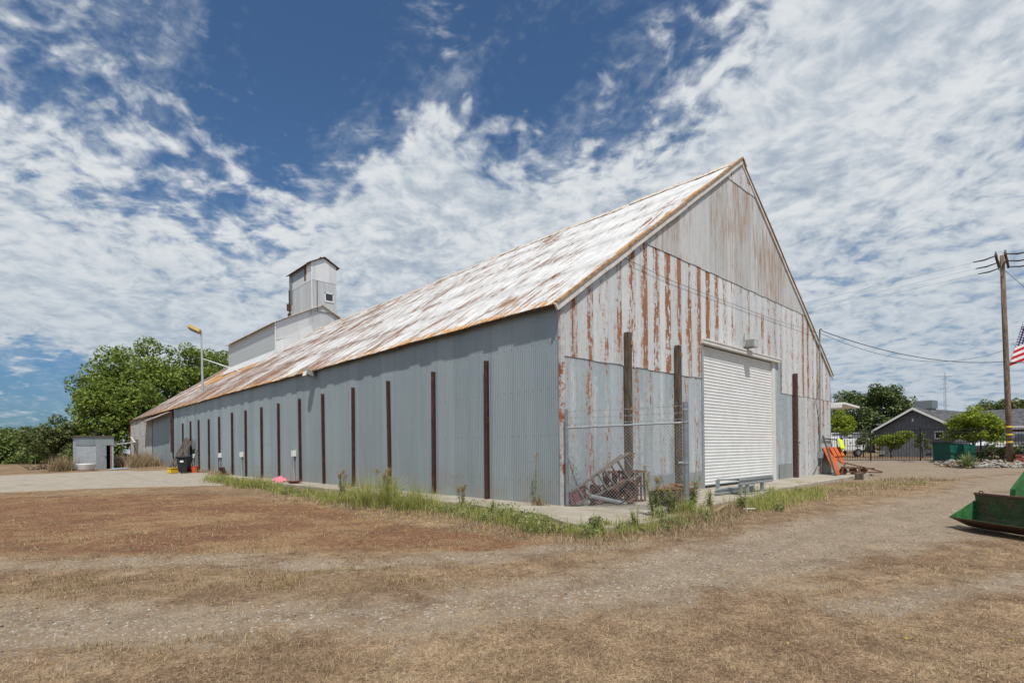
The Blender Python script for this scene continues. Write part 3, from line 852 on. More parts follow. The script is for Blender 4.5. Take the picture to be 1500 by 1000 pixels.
# service mast, cables and meter box on the gable
b = MB(); b.tube([(18.42, -0.12, 1.1), (18.42, -0.12, 4.3), (18.42, -0.14, 6.55), (18.42, -0.14, 6.86), (18.36, -0.2, 6.92), (18.28, -0.26, 6.86)], 0.035)
o = b.build('service_mast', M['lampgrey'], barn)
b = MB(); b.bx(18.3, 18.55, -0.2, -0.04, 0.78, 1.12); b.build('meter_box', M['galv'], barn)
b = MB(); b.tube([(18.42, -0.12, 0.8), (18.0, -0.1, 0.4), (17.5, -0.06, 0.02)], 0.012); b.tube([(18.3, -0.12, 1.1), (18.2, -0.12, 2.6), (17.9, -0.1, 3.4), (18.36, -0.12, 4.4)], 0.012)
b.build('loose_wire', M['wire'], barn)
b = MB(); b.tube([(2.45, -0.08, 6.62), (5.0, -0.07, 6.50), (8.6, -0.07, 6.52), (13.0, -0.07, 6.55), (18.36, -0.12, 6.74)], 0.006, 5); b.build('cable', M['wire'], barn)

# small awning on the barn's hidden side
aw = MB(); aw.box((21.75, 0.6, 3.42), (2.6, 2.4, 0.10), Matrix.Rotation(radians(2), 3, 'Y')); aw.bx(20.33, 20.42, -0.5, 1.7, 3.25, 3.42)
aw.build('awning', M['white'], barn)
b = MB(); b.bx(21.3, 21.8, 0.6, 1.3, 0.0, 2.35); b.build('wing_wall', M['side'], barn)

# ------------------------------------------------------------------ grain elevator tower on the ridge
tw = empty('elevator_tower', (10.2, 40, 10), 'whitish sheet metal elevator head house standing astride the barn ridge', 'tower')
OFF = (10.2, 40, 10)
def tb(name, mat, b, **k): return b.build(name, mat, tw, off=OFF, **k)
Y0, Y1 = 36.6, 49.4; XL, XR = 6.24, 14.1; XC = (XL + XR) / 2
ze = 11.95; zp = ze + 0.51 * (XC - XL)
for q in (XL, XR - .05):
    b = MB(); b.bx(q, q + 0.05, Y0 + .02, Y1, 8.2, ze); tb('side_wall', M['towerline'], b)
b = MB(); b.extrude([(XL, Y0, 9.0), (XR, Y0, 9.0), (XR, Y0, ze), (XC, Y0, zp), (XL, Y0, ze)], (0, 0.05, 0)); tb('front_wall', M['tower'], b)
b = MB(); b.extrude([(XL, Y1, 8.0), (XR, Y1, 8.0), (XR, Y1, ze), (XC, Y1, zp), (XL, Y1, ze)], (0, 0.05, 0)); tb('rear_wall', M['tower'], b)
b = MB()
b.bar((XL - 0.02, Y0 - 0.04, 12.0), (XL - 0.02, Y0 - 0.04, 9.4), 0.1, 0.05); b.bar((XL+.1, Y0 - 0.03, 10.6), (9.2, Y0 - 0.03, 11.6), 0.04, 0.03); tb('wall_trim', M['white'], b)
b = MB()
ov = 0.28
for s in (-1, 1):
    xo = XC + s * (XC - XL + ov); zo = ze - 0.51 * ov
    b.extrude([(XC, Y0 - 0.25, zp + 0.05), (xo, Y0 - 0.25, zo + 0.05), (xo, Y0 - 0.25, zo + 0.11), (XC, Y0 - 0.25, zp + 0.11)], (0, Y1 - Y0 + 0.5, 0))
tb('lower_roof', M['rake'], b)
# skirt of flashing where the head house meets the barn roof
b = MB(); b.extrude([(5.5, Y0 - 0.1, roof_z(5.5) + 0.08), (XL + .02, Y0 - 0.1, roof_z(5.5) + 0.95), (XL + .02, Y0 - 0.1, roof_z(5.5) + 0.3)], (0, Y1 - Y0 + .1, 0)); tb('roof_apron', M['towertop'], b)
b = MB(); b.extrude([(6.3, Y0 - 0.06, 9.3), (9.4, Y0 - 0.06, 11.6), (9.2, Y0 - 0.03, 12.2), (6.26, Y0 - 0.03, 10.35)], (0, 0.03, 0)); tb('roof_apron', M['towertop'], b)
# the tower shaft
TX0, TX1, TY0, TY1 = 9.28, 11.5, 36.5, 41.4; TC = (TX0 + TX1) / 2
b = MB(); b.bx(TX0, TX0 + .04, TY0 + .02, TY1, 12.6, 16.05); b.bx(TX1 - .04, TX1, TY0 + .02, TY1, 12.6, 16.05); b.bx(TX0+.04, TX1-.04, TY1 - .04, TY1, 12.6, 17.6); tb('shaft_wall', M['tower'], b)
b = MB(); b.bx(TX0 + .04, TX1 - .04, TY0, TY0 + .04, 13.5, 16.12); tb('shaft_front', M['towerline'], b)
b = MB(); b.extrude([(TX0 - .02, TY0 - .02, 16.1), (TX1 + .02, TY0 - .02, 16.1), (TX1 + .02, TY0 - .02, 17.6), (TC, TY0 - .02, 18.15), (TX0 - .02, TY0 - .02, 17.6)], (0, 0.05, 0)); tb('upper_front', M['towertop'], b)
b = MB(); b.bx(TX0 - .02, TX0 + .03, TY0 + .03, TY1, 16.05, 16.7); b.bx(TX0 - .02, TX0 + .03, TY0 + .03, TY0 + 1.0, 16.7, 17.6); tb('upper_side', M['towertop'], b)
b = MB(); b.bx(TX0 - .01, TX0 + .03, TY0 + 1.0, TY1 - .7, 16.7, 17.6); tb('upper_side', M['strip'], b)
b = MB(); b.bx(TX0 - .04, TX0 + .02, TY1 - .7, TY1, 14.9, 17.6); tb('upper_side', M['galvdark'], b)
b = MB(); b.bx(TX0 - .05, TX0 - .02, TY0 + 1.15, TY0 + 1.45, 16.3, 17.55); tb('rusty_batten', M['rusty'], b)
b = MB(); b.bx(TX0 + .45, TX0 + .5, TY0 - .03, TY0, 13.5, 16.1); tb('rusty_batten', M['rusty'], b)
b = MB(); b.bx(TX0 - .03, TX0 + .03, TY0 - .04, TY0 + .02, 13.5, 17.6); tb('corner_trim', M['white'], b)
b = MB()
for s in (-1, 1):
    xo = TC + s * (TC - TX0 + 0.25); zo = 17.6 - 0.12
    b.extrude([(TC, TY0 - 0.2, 18.2), (xo, TY0 - 0.2, zo), (xo, TY0 - 0.2, zo + 0.06), (TC, TY0 - 0.2, 18.26)], (0, TY1 - TY0 + 0.45, 0))
tb('tower_roof', M['rustdark'], b)
for yy, xx in ((TY0 + .3, TC - .15), (TY0 + 1.2, TC - .9), (TY0 + .1, TC + .4)):
    b = MB(); b.box((xx, yy, 18.3 - abs(xx - TC) * 0.5), (0.16, 0.3, 0.1)); tb('loose_roof_flap', M['rustdark'], b)
win = MB(); win.bx(10.42, 11.22, TY0 - .05, TY0 - .01, 14.40, 14.52); win.bx(10.42, 10.5, TY0 - .05, TY0 - .01, 14.52, 15.2); win.bx(11.14, 11.22, TY0 - .05, TY0 - .01, 14.52, 15.2); win.bx(10.42, 11.22, TY0 - .05, TY0 - .01, 15.12, 15.2)
w = tb('window', M['white'], win)
b = MB(); b.bx(10.5, 11.14, TY0 - .03, TY0 - .015, 14.52, 15.12); b.build('pane', M['carglass'], w, off=OFF)
b = MB(); b.tube([(TX0 - .1, TY1 - .1, 13.2), (TX0 - .1, TY1 - .1, 16.2)], 0.05); b.box((TX0 - .15, TY1 - .15, 14.6), (0.3, 0.3, 0.6)); b.box((TX0 - .12, TY1 - .15, 13.9), (0.22, 0.22, 0.3)); tb('vent_pipe', M['rustdark'], b)

# ------------------------------------------------------------------ yard light on the barn roof
yl = empty('yard_light', (1.73, 40.17, 6.2), 'tall pale pole lamp with yellowed head rising from the barn roof', 'lamp')
OFF2 = (1.73, 40.17, 6.2)
b = MB(); b.tube([(1.73, 40.17, 5.9), (1.70, 40.17, 9.0), (1.66, 40.17, 11.1)], [0.09, 0.075, 0.06], 10); b.build('pole', M['steelpole'], yl, off=OFF2)
R_ = Matrix.Rotation(radians(28), 3, 'Y') @ Matrix.Rotation(radians(-30), 3, 'Z')
b = MB(); b.box((1.25, 40.4, 11.33), (0.95, 0.55, 0.26), R_); b.tube([(1.66, 40.17, 11.05), (1.55, 40.22, 11.25)], 0.06)
lh = b.build('lamp_head', M['yellowlamp'], yl, off=OFF2, bevel=0.05)
b = MB(); b.box((1.18, 40.4, 11.19), (0.7, 0.42, 0.04), R_); b.build('lens', M['lampgrey'], lh, off=OFF2)
for q in [(4.0, 38.2, roof_z(4.0) + .15), (4.6, 40.6, roof_z(4.6) + .15)]:
    b = MB(); b.tube([(1.7, 40.17, 9.0), q], 0.03, 6); b.build('brace', M['white'], yl, off=OFF2)

# ------------------------------------------------------------------ block shed at the far left
sx0, sy0, sx1 = -6.22, 42.4, -3.55
zb = float(ground_z(-5, 41))
ang = math.atan2(42.9 - 41.6, -4.0 + 6.16) * 0
shed = empty('shed', (-6.2, 41.6, zb), 'small flat roofed grey block shed with ajar door beyond the barn', 'shed', rz=0.0)
def sb(name, mat, b, par=None): return b.build(name, mat, par or shed)
Wd, Dp, Hh = 2.2, 2.6, 2.42
b = MB(); b.bx(0, 1.17, 0, .15, 0, Hh); b.bx(2.02, Wd, 0, .15, 0, Hh); b.bx(1.17, 2.02, 0, .15, 1.86, Hh); b.bx(0, .15, .15, Dp, 0, Hh); b.bx(Wd-.15, Wd, .15, Dp, 0, Hh); b.bx(.15, Wd-.15, Dp-.15, Dp, 0, Hh)
sb('block_wall', M['block'], b)
b = MB(); b.bx(-.03, Wd+.03, -.035, -.003, Hh-.62, Hh); sb('fascia_panel', M['strip'], b)
b = MB(); b.bx(-.1, Wd+.1, -.12, Dp+.1, Hh, Hh+.1); sb('flat_roof', M['oldwood'], b)
b = MB(); b.box((1.46, -0.02, 0.93), (0.62, 0.04, 1.84), Matrix.Rotation(radians(6), 3, 'Z'))
d = sb('door', M['galv'], b)
b = MB(); b.bx(1.68, 1.74, -.09, -.04, 0.9, 1.0); sb('handle', M['dark'], b, d)
b = MB(); b.bx(2.03, 2.08, -.012, -.003, 0, 1.86); sb('door_frame', M['brick'], b)
b = MB(); b.tube([(-4.0, 41.8, 2.05), (-2.0, 46, 2.3), (-0.3, 60.5, 3.1)], 0.05, 6)
tag(b.build('pipe', M['white']), 'thin white pipe running from the block shed to the barn end', 'pipe')

# small things near the shed and along the far wall
gz = lambda x, y: float(ground_z(x, y))
tub = MB(); tub.lathe((-5.75, 40.0, gz(-5.75, 40)), [(.42, 0), (.5, .12), (.55, .42), (.6, .5), (.56, .5), (.45, .15)], 20)
tag(tub.build('wash_tub', M['white'], smooth=True), 'white round tub on the ground in front of the block shed', 'tub')
b = MB()
for i in range(2):
    x0 = -4.5 + i * 0.25
    b.bar((x0, 39.5 + i*.2, gz(-4.5, 40) + .05 + .04*i), (x0 + 1.0, 39.9 + i*.1, gz(-4.5, 40) + .06 + .05*i), 0.5, 0.04)
tag(b.build('tarp', worn('pale_blue_tarp', (0.42, 0.52, 0.58), 0.6, 0.2, 6)), 'pale blue scrap sheet lying at the shed door', 'tarp')
# wheelie bin
wb = empty('wheelie_bin', (-1.6, 30.7, gz(-1.6, 30.7)), 'black wheeled bin standing by the barn side wall', 'bin', rz=-0.6)
b = MB(); b.add([(-.24,-.28,.06),(.24,-.28,.06),(.24,.28,.06),(-.24,.28,.06),(-.32,-.36,1.0),(.32,-.36,1.0),(.32,.36,1.0),(-.32,.36,1.0)], [(0,3,2,1),(4,5,6,7),(0,1,5,4),(1,2,6,5),(2,3,7,6),(3,0,4,7)]); b.build('bin_body', M['binblack'], wb, bevel=.02)
b = MB(); b.box((0, 0, 1.05), (.72, .8, .08), Matrix.Rotation(radians(4), 3, 'X')); b.bx(-.2, .2, -.45, -.38, 1.0, 1.05); b.build('lid', M['binblack'], wb, bevel=.02)
for s in (-1, 1):
    b = MB(); b.lathe((s*.3, .3, .12), [(.12, -.03), (.12, .03)], 16, 'x'); b.build('wheel', M['tyre'], wb)
b = MB(); b.bx(-.1, .1, -.385, -.36, .7, .82); b.build('sticker', M['white'], wb)
bk = empty('bucket', (-1.05, 30.6, gz(-1, 30.6)), 'orange red plastic bucket beside the black wheeled bin', 'bucket')
b = MB(); b.lathe((0, 0, 0), [(.17, 0), (.21, .4), (.225, .4), (.225, .42), (.2, .42), (.16, .03)], 20); b.build('bucket_body', M['orangeplastic'], bk, smooth=False)
b = MB(); b.tube([(-.22, 0, .38), (-.15, -.1, .3), (0, -.22, .26), (.15, -.1, .3), (.22, 0, .38)], .008, 5); b.build('handle', M['galv'], bk)
b = MB(); b.box((-2.15, 31.2, gz(-2, 31) + .16), (.5, .35, .3), Matrix.Rotation(.4, 3, 'Z')); b.box((-2.15, 31.2, gz(-2, 31) + .33), (.55, .4, .05), Matrix.Rotation(.4, 3, 'Z'))
tag(b.build('crate', M['yellowplastic'], bevel=.015), 'small yellow plastic crate at the foot of the black bin', 'crate')
for i in range(3):
    y0 = 35.0 + i * 0.75
    b = MB(); b.bar((-1.15 - .1*i, y0, gz(-1.4, y0)), (-0.22, y0 + .2, 2.05 + gz(-1, y0) + 0.1 * i), 0.72, 0.06, up=(1, 0, 0))
    tag(b.build('wooden_board', M['oldwood']), ['dark weathered board leaning on the barn wall, nearest the bin', 'dark weathered board leaning on the barn wall, middle of three', 'dark weathered board leaning on the barn wall, farthest from the bin'][i], 'board', 'boards leaning on the barn')
b = MB(); b.bar((-.45, 34.6, gz(0, 34)), (-.06, 34.2, 1.6), .06, .06); tag(b.build('pipe', M['oldrail']), 'thin rusty pipe leaning on the barn wall beside a steel post', 'pipe')
tr = empty('flatbed_cart', (-1.3, 55.8, gz(-1, 55)), 'low dark cart parked below the rust blotched old barn wall', 'cart')
b = MB(); b.bx(-.7, .7, -2.2, 2.2, .62, .8); b.build('deck', M['oldwood'], tr)
b = MB(); b.bx(-.5, .5, -1.8, 1.8, .45, .62); b.build('frame', M['rustdark'], tr)
for sx_ in (-1, 1):
    for sy_ in (-1, 1):
        b = MB(); b.lathe((sx_*.6, sy_*1.4, .33), [(.33, -.09), (.33, .09)], 18, 'x'); b.build('wheel', M['tyre'], tr)
# pink sheet, small brown box, metal dish by the wall
pk = MB(); NP = 15
P = []
for i in range(NP):
    for j in range(NP):
        uu, vv = i/(NP-1)-.5, j/(NP-1)-.5
        r2 = max(0, 1 - (uu*uu + vv*vv) * 3.6)
        P.append((uu*.55, vv*1.15, .26*sqrt(r2)*(.75 + .3*sin(uu*9)*sin(vv*11)) + .02*sin(uu*31+vv*17) + .005))
pk.add(P, [(i*NP+j, (i+1)*NP+j, (i+1)*NP+j+1, i*NP+j+1) for i in range(NP-1) for j in range(NP-1)])
o = pk.build('plastic_bag', M['pink'], smooth=True); o.location = (-.62, 16.9, 0.0)
tag(o, 'crumpled pink plastic bag on the slab by the side wall', 'bag')
b = MB(); b.box((-.5, 26.4, gz(-.5, 26.4) + .24), (.12, .8, .5), Matrix.Rotation(radians(-16), 3, 'Y')); b.box((-.43, 26.4, gz(-.5, 26.4) + .22), (.04, .6, .36), Matrix.Rotation(radians(-16), 3, 'Y'))
tag(b.build('brown_panel', M['rustdark']), 'small rusty brown panel leaning on the side wall', 'panel')
b = MB(); b.lathe((-.72, 14.9, .002), [(.16, 0), (.26, .05), (.33, .11), (.31, .11), (.2, .04)], 18); tag(b.build('pan', M['rusty'], smooth=True), 'rusty shallow pan on the slab near the pink bag', 'pan')

# ------------------------------------------------------------------ chain link fence panel
fp = np.array([-0.06, -0.22, 0.0]); fq = np.array([0.82, -2.84, 0.0])
fd = (fq - fp); FL = np.linalg.norm(fd); fd = fd / FL
fence = empty('chain_link_fence', tuple(fp), 'short chain link fence panel with three barbed strands at the barn corner', 'fence')
def fpnt(s, z): return fp + fd * s + np.array([0, 0, z])
OFF3 = tuple(fp)
b = MB(); b.tube([fpnt(0, -.02), fpnt(0, 2.33)], .04, 10); b.build('post', M['galvdark'], fence, off=OFF3, smooth=False)
b = MB(); b.tube([fpnt(FL, -.4), fpnt(FL, 2.36)], .058, 12)
p1 = b.build('post', M['galvdark'], fence, off=OFF3)
for zz in (1.93, 1.05, 0.28, 2.2):
    b = MB(); b.lathe(fpnt(FL, zz), [(.066, -.02), (.066, .02)], 12)
    if zz == 1.05: b.tube([fpnt(FL - .16, 1.05), fpnt(FL + .05, 1.05)], .025, 8)
    b.build('clamp', M['galv'], p1, off=OFF3)
b = MB(); b.tube([fpnt(0, 1.88), fpnt(FL, 1.92)], .024, 8); b.build('top_rail', M['galv'], fence, off=OFF3)
Vl, Fl_ = [], []
def wire3(a, c, r=.0032):
    d = c - a; d = d/np.linalg.norm(d); s_ = np.cross(d, [0.95, 0.31, 0]); s_ /= np.linalg.norm(s_); t_ = np.cross(d, s_)
    i = len(Vl)
    for q in (a, c):
        for k in range(3): Vl.append(q + r*(cos(2.094*k)*s_ + sin(2.094*k)*t_))
    for k in range(3):
        k2 = (k+1) % 3; Fl_.append((i+k, i+k2, i+3+k2, i+3+k))
MH = 1.84; dia = 0.078
nn = int((FL + MH) / dia)
for k in range(nn + 1):
    for sgn in (1, -1):
        c0 = k * dia - (MH if sgn > 0 else 0)
        s0, s1 = (c0, c0 + MH) if sgn > 0 else (c0, c0 - MH)
        pts2 = []
        a_s, a_z, b_s, b_z = s0, 0.03, s1, MH + .03
        def clip(s_a, z_a, s_b, z_b):
            t0, t1 = 0.0, 1.0
            ds = s_b - s_a
            if abs(ds) < 1e-9: return None
            ta, tb_ = sorted(((0.02 - s_a)/ds, (FL - .03 - s_a)/ds))
            t0, t1 = max(t0, ta), min(t1, tb_)
            if t1 - t0 < .01: return None
            return (s_a + ds*t0, z_a + (z_b-z_a)*t0, s_a + ds*t1, z_a + (z_b-z_a)*t1)
        r_ = clip(a_s, a_z, b_s, b_z)
        if r_:
            o_ = np.array([.95, .31, 0]) * .003 * sgn
            wire3(fpnt(r_[0], r_[1]) + o_, fpnt(r_[2], r_[3]) + o_)
np_mesh('chain_link_mesh', np.array(Vl) - fp, np.array(Fl_), M['barb'], fence)
for zz in (2.0, 2.14, 2.29):
    b = MB(); b.tube([fpnt(0, zz - .02), fpnt(FL*.5, zz - .03), fpnt(FL, zz)], .004, 4)
    for k in range(22):
        s_ = .1 + k * FL / 22.5
        q = fpnt(s_, zz - .02)
        b.bar(q + [-.025, 0, -.02], q + [.025, 0.01, .02], .005); b.bar(q + [.025, 0, -.02], q + [-.025, 0.01, .02], .005)
    b.build('barbed_wire', M['barb'], fence, off=OFF3)

# ------------------------------------------------------------------ scrap behind the fence
cart = empty('scrap_implement', (0.9, -.7, 0), 'rusted ladder like steel implement frame tipped up behind the chain link fence', 'scrap')
O4 = (0.9, -.7, 0)
A0, A1 = np.array([0.06, -.2, .31]), np.array([1.36, -1.0, 1.26]); B0, B1 = np.array([.06, -.38, .05]), np.array([1.9, -1.02, .72])
for a, c in ((A0, A1), (B0, B1)):
    b = MB(); b.bar(a, c, .045, .05); b.build('rail', M['oldrail'], cart, off=O4)
b = MB(); C0, C1 = A0 + [.05, .12, -.06], np.array([1.5, -.7, 1.22]); b.bar(C0, C1, .035); b.bar(A1, [1.72, -.95, 1.24], .03); b.build('rail', M['oldrail'], cart, off=O4)
for i in range(9):
    t = .02 + i * .112
    b = MB(); b.bar(A0 + (A1-A0)*t, B0 + (B1-B0)*t*1.0, .05 if i % 2 else .03, .04); b.build('crossbar', M['oldrail'] if i % 3 else M['pinkish'], cart, off=O4)
b = MB(); b.extrude([(.0, -.3, .02), (.36, -.45, .12), (.42, -.4, .50), (.05, -.2, .32)], (.02, .05, 0)); b.build('end_plate', M['pinkish'], cart, off=O4)
b = MB(); b.extrude([(.5, -.5, .02), (.85, -.62, .06), (.88, -.5, .46), (.62, -.4, .50)], (.02, .05, 0)); b.build('plate', M['pinkish'], cart, off=O4)
# slatted cage behind it
cg = empty('slatted_cage', (1.6, -.7, 0), 'rusty brown slatted steel cage lying behind the ladder frame', 'scrap')
O5 = (1.6, -.7, 0)
b = MB()
for z in (.05, .42, .78):
    b.bar((.95, -.55, z), (2.15, -.95, z - .02), .04); b.bar((1.1, -.25, z), (2.3, -.6, z), .04)
for i in range(11):
    t = i / 10; q = np.array([.95 + 1.2*t, -.55 - .4*t, .02])
    b.bar(q, q + [.05 * math.sin(i), .02, .78], .045, .02)
    if i % 2 == 0: b.bar(q + [0, 0, .76], q + [.15, .32, .76], .05, .02)
b.build('frame', M['rusty'], cg, off=O5)
for i in range(5):
    b = MB(); b.box((1.15 + .22*i, -.45 - .06*i, .42), (.16, .03, .7), Matrix.Rotation(.25 + .2*i, 3, 'Y')); b.build('slat', M['rustdark'], cg, off=O5)
wh = empty('iron_reel', (1.25, -1.0, .31), 'rust red steel wheel with dark centre leaning in the scrap heap', 'reel', rz=-.5)
b = MB(); b.lathe((0, 0, 0), [(.27, -.07), (.31, -.05), (.31, .05), (.27, .07), (.22, .04), (.22, -.04), (.27, -.07)], 26, 'y', caps=False); b.build('rim', M['rusty'], wh)
b = MB(); b.lathe((0, 0, 0), [(.07, -.08), (.07, .08)], 14, 'y')
for k in range(5):
    b.bar((0, 0, 0), (.24*cos(k*1.2566), 0, .24*sin(k*1.2566)), .04)
b.build('hub', M['rustdark'], wh)
b = MB(); b.tube([(.3, -.62, .25), (1.15, -1.05, .03)], .05, 10); tag(b.build('pipe', M['galv']), 'short grey pipe sloping down in front of the rust red wheel', 'pipe')
g = random.Random(33)
for i in range(12):
    a_ = np.array([g.uniform(.35, 2.2), g.uniform(-1.2, -.45), g.uniform(.03, .35)])
    t_ = g.uniform(0, 6.28); L_ = g.uniform(.5, 1.25)
    e_ = a_ + np.array([cos(t_)*.85, sin(t_)*.3, g.uniform(-.1, .45)])*L_; e_[2] = max(.03, e_[2]); e_[0] = max(.3, e_[0]); e_[1] = min(-.15, max(-1.5, e_[1]))
    b = MB(); b.bar(a_, e_, g.choice([.03, .045, .07]), g.choice([.02, .04]))
    tag(b.build('iron_bar', M[g.choice(['rustdark', 'rusty', 'oldrail'])]), 'rusted iron bar tangled in the scrap heap behind the fence', 'iron bar', 'loose iron bars in the scrap heap')
for i in range(3):
    b = MB(); b.box((1.0 + .4*i, -.75 + .1*i, .2 + .1*i), (.45, .02, .35), Matrix.Rotation(.5*i - .4, 3, 'Z') @ Matrix.Rotation(.5 - .3*i, 3, 'X'))
    tag(b.build('scrap_sheet', M['rustdark']), 'small bent dark rusted sheet in the scrap heap behind the fence', 'sheet', 'bent sheets in the scrap heap')
tro = empty('steel_trough', (2.1, -1.75, 0), 'dark rusted steel trough with flaking sheets on top near the fence post', 'trough')
O6 = (2.1, -1.75, 0)
b = MB(); b.bx(1.55, 2.75, -2.02, -1.97, .0, .34); b.bx(1.55, 2.75, -1.5, -1.45, 0, .34); b.bx(1.55, 1.6, -1.97, -1.5, 0, .34); b.bx(2.7, 2.75, -1.97, -1.5, 0, .34); b.bx(1.6, 2.7, -1.97, -1.5, 0.0, .04); b.build('trough_body', M['rustdark'], tro, off=O6)
for i, (x0, y0, L, w, a, z) in enumerate([(2.15, -1.8, 1.5, .35, -.05, .37), (2.4, -1.65, 1.2, .3, .15, .41), (2.6, -1.85, .9, .25, -.2, .45)]):
    b = MB(); b.box((x0, y0, z), (L, w, .02), Matrix.Rotation(a, 3, 'Z') @ Matrix.Rotation(.04, 3, 'Y')); b.build('rusty_sheet', M['rustorange'], tro, off=O6)
b = MB(); b.bar((2.35, -1.7, .4), (2.5, -1.68, .62), .04); b.build('bracket', M['rustdark'], tro, off=O6)

# ------------------------------------------------------------------ galvanised guard rails on the apron
gr_ = empty('guard_rail_rack', (6.2, -1.8, 0), 'galvanised guard rail sections on short legs lying before the roll-up door', 'rack')
O7 = (6.2, -1.8, 0)
def wrail(x0, x1, y, z, yaw=0.0):
    prof = [(0, 0), (-.05, .03), (-.05, .09), (0, .12), (0, .19), (-.05, .22), (-.05, .28), (0, .31)]
    s = .62
    V_ = []
    for x in (x0, x1):
        for (a, h) in prof: V_.append((x, y + a*s*1.3 + (x - x0)*yaw, z + h*s))
    n_ = len(prof)
    q = MB(); q.add(V_, [(i, i+1, n_+i+1, n_+i) for i in range(n_-1)])
    q.add([(v[0], v[1] + .012, v[2]) for v in V_], [(i, n_+i, n_+i+1, i+1) for i in range(n_-1)])
    return q
wrail(4.75, 7.05, -1.55, .01, -.05).build('rail', M['galv'], gr_, off=O7)
wrail(5.3, 7.75, -1.98, .27, .01).build('rail', M['galv'], gr_, off=O7)
b = MB(); b.box((6.5, -1.93, .47), (2.44, .13, .02)); b.build('rail_cap', M['galv'], gr_, off=O7)
for (x, y, z1, z0) in [(5.5, -1.96, .3, .0), (5.95, -1.96, .3, 0), (7.08, -1.93, .34, 0), (5.05, -1.5, .44, .15), (7.2, -1.6, .3, 0)]:
    b = MB(); b.bx(x - .045, x + .045, y - .03, y + .03, z0, z1); b.bx(x-.05, x+.05, y + .03, y + .05, z0, z1); b.build('leg', M['galv'], gr_, off=O7)
b = MB(); b.bar((5.05, -1.5, .43), (5.6, -1.85, .43), .06); b.bar((5.5, -1.93, .02), (6.1, -2.1, .02), .12, .02); b.build('tie_bar', M['galv'], gr_, off=O7)

# ------------------------------------------------------------------ orange implement, vest, discs, block at the barn's right corner
oi = empty('orange_implement', (19.0, -.6, 0), 'orange painted steel attachment with black frame leaning on the barn corner', 'implement')
O8 = (19.0, -.6, 0)
P3 = lambda x, y, z: np.array([x, y, z])
pl = [(18.95, -.12, 1.23), (21.1, -.12, 1.24), (20.3, -.68, .42), (19.75, -.64, .47), (19.3, -.6, .70), (19.15, -.62, .66), (19.0, -.65, .50), (18.75, -.95, .02), (17.75, -.98, .02)]
b = MB(); b.extrude(pl, (.05, .10, .06)); b.build('plate', M['orange'], oi, off=O8, bevel=.01)
for x in (19.25, 19.85, 20.45):
    b = MB(); b.bar((x + .3, -.22, 1.26), (x, -.52, .82), .14, .1); b.build('rib', M['orange'], oi, off=O8)
b = MB(); b.bar((18.9, -.08, 1.85), (17.55, -1.0, .02), .06); b.bar((21.0, -.08, 1.7), (20.7, -.2, 1.2), .05)
b.bar((18.9, -.08, 1.72), (21.0, -.08, 1.66), .05); b.bar((20.0, -.08, 1.7), (19.8, -.2, 1.25), .05); b.build('black_frame', M['blackmetal'], oi, off=O8)
b = MB(); N8 = 8; P = []
for i in range(N8):
    for j in range(N8):
        u_, v_ = i/(N8-1), j/(N8-1)
        P.append((20.3 + .62*u_ + .05*v_, -.32 - .05*sin(u_*7) - .12*v_, 1.68 - .50*v_ + .02*sin(u_*5)))
b.add(P, [(i*N8+j, (i+1)*N8+j, (i+1)*N8+j+1, i*N8+j+1) for i in range(N8-1) for j in range(N8-1)])
o = b.build('safety_vest', M['neon'], smooth=True); m_ = o.modifiers.new('t', 'SOLIDIFY'); m_.thickness = .015
tag(o, 'neon yellow cloth hung on the black frame of the orange implement', 'vest')
pd_ = empty('disc_plough', (19.0, -1.25, 0), 'dark red disc harrow gang lying beside the orange implement', 'plough')
O9 = (19.0, -1.25, 0)
b = MB(); b.bar((18.4, -1.0, .35), (20.3, -1.85, .25), .08); b.bar((18.5, -1.1, .15), (20.8, -2.05, .05), .06); b.bar((18.6, -1.1, .55), (20.9, -2.05, .08), .05); b.bar((18.6, -1.1, .55), (18.3, -1.0, .05), .05); b.bar((19.4, -1.4, .42), (19.1, -1.6, .05), .04); b.bar((20.0, -1.7, .28), (20.4, -1.5, .1), .04); b.build('beam', M['rusty'], pd_, off=O9)
for i in range(3):
    x = 18.5 + i*.55
    b = MB(); b.lathe((x, -1.05 - i*.25, .17), [(.02, .05), (.11, .02), (.17, -.015), (.17, -.028), (.11, .01), (.02, .04)], 20, 'x'); b.build('disc', M['rusty'] if i else M['rustdark'], pd_, off=O9)
b = MB(); b.box((17.0, -2.05, .0), (.5, .3, .32), Matrix.Rotation(.3, 3, 'Z')); b.box((17.0, -2.05, .165), (.46, .26, .02), Matrix.Rotation(.3, 3, 'Z'))
tag(b.build('wood_block', M['oldwood'], bevel=.02), 'short squared timber block on the ground at the apron end', 'block')
b = MB(); b.bar((2.45, -3.35, -.04), (2.75, -3.5, -.05), .04, .03); tag(b.build('pale_stick', M['white'], bevel=.01), 'pale stick lying in the weeds in front of the guard rails', 'stick')
b = MB(); b.tube([(1.1, -3.3, -.02), (1.7, -3.2, .04), (2.3, -3.0, .02), (2.9, -2.9, -.02)], .04, 7); tag(b.build('branch', M['strawblade']), 'yellowish fallen branch lying in the weeds right of the fence post', 'branch')

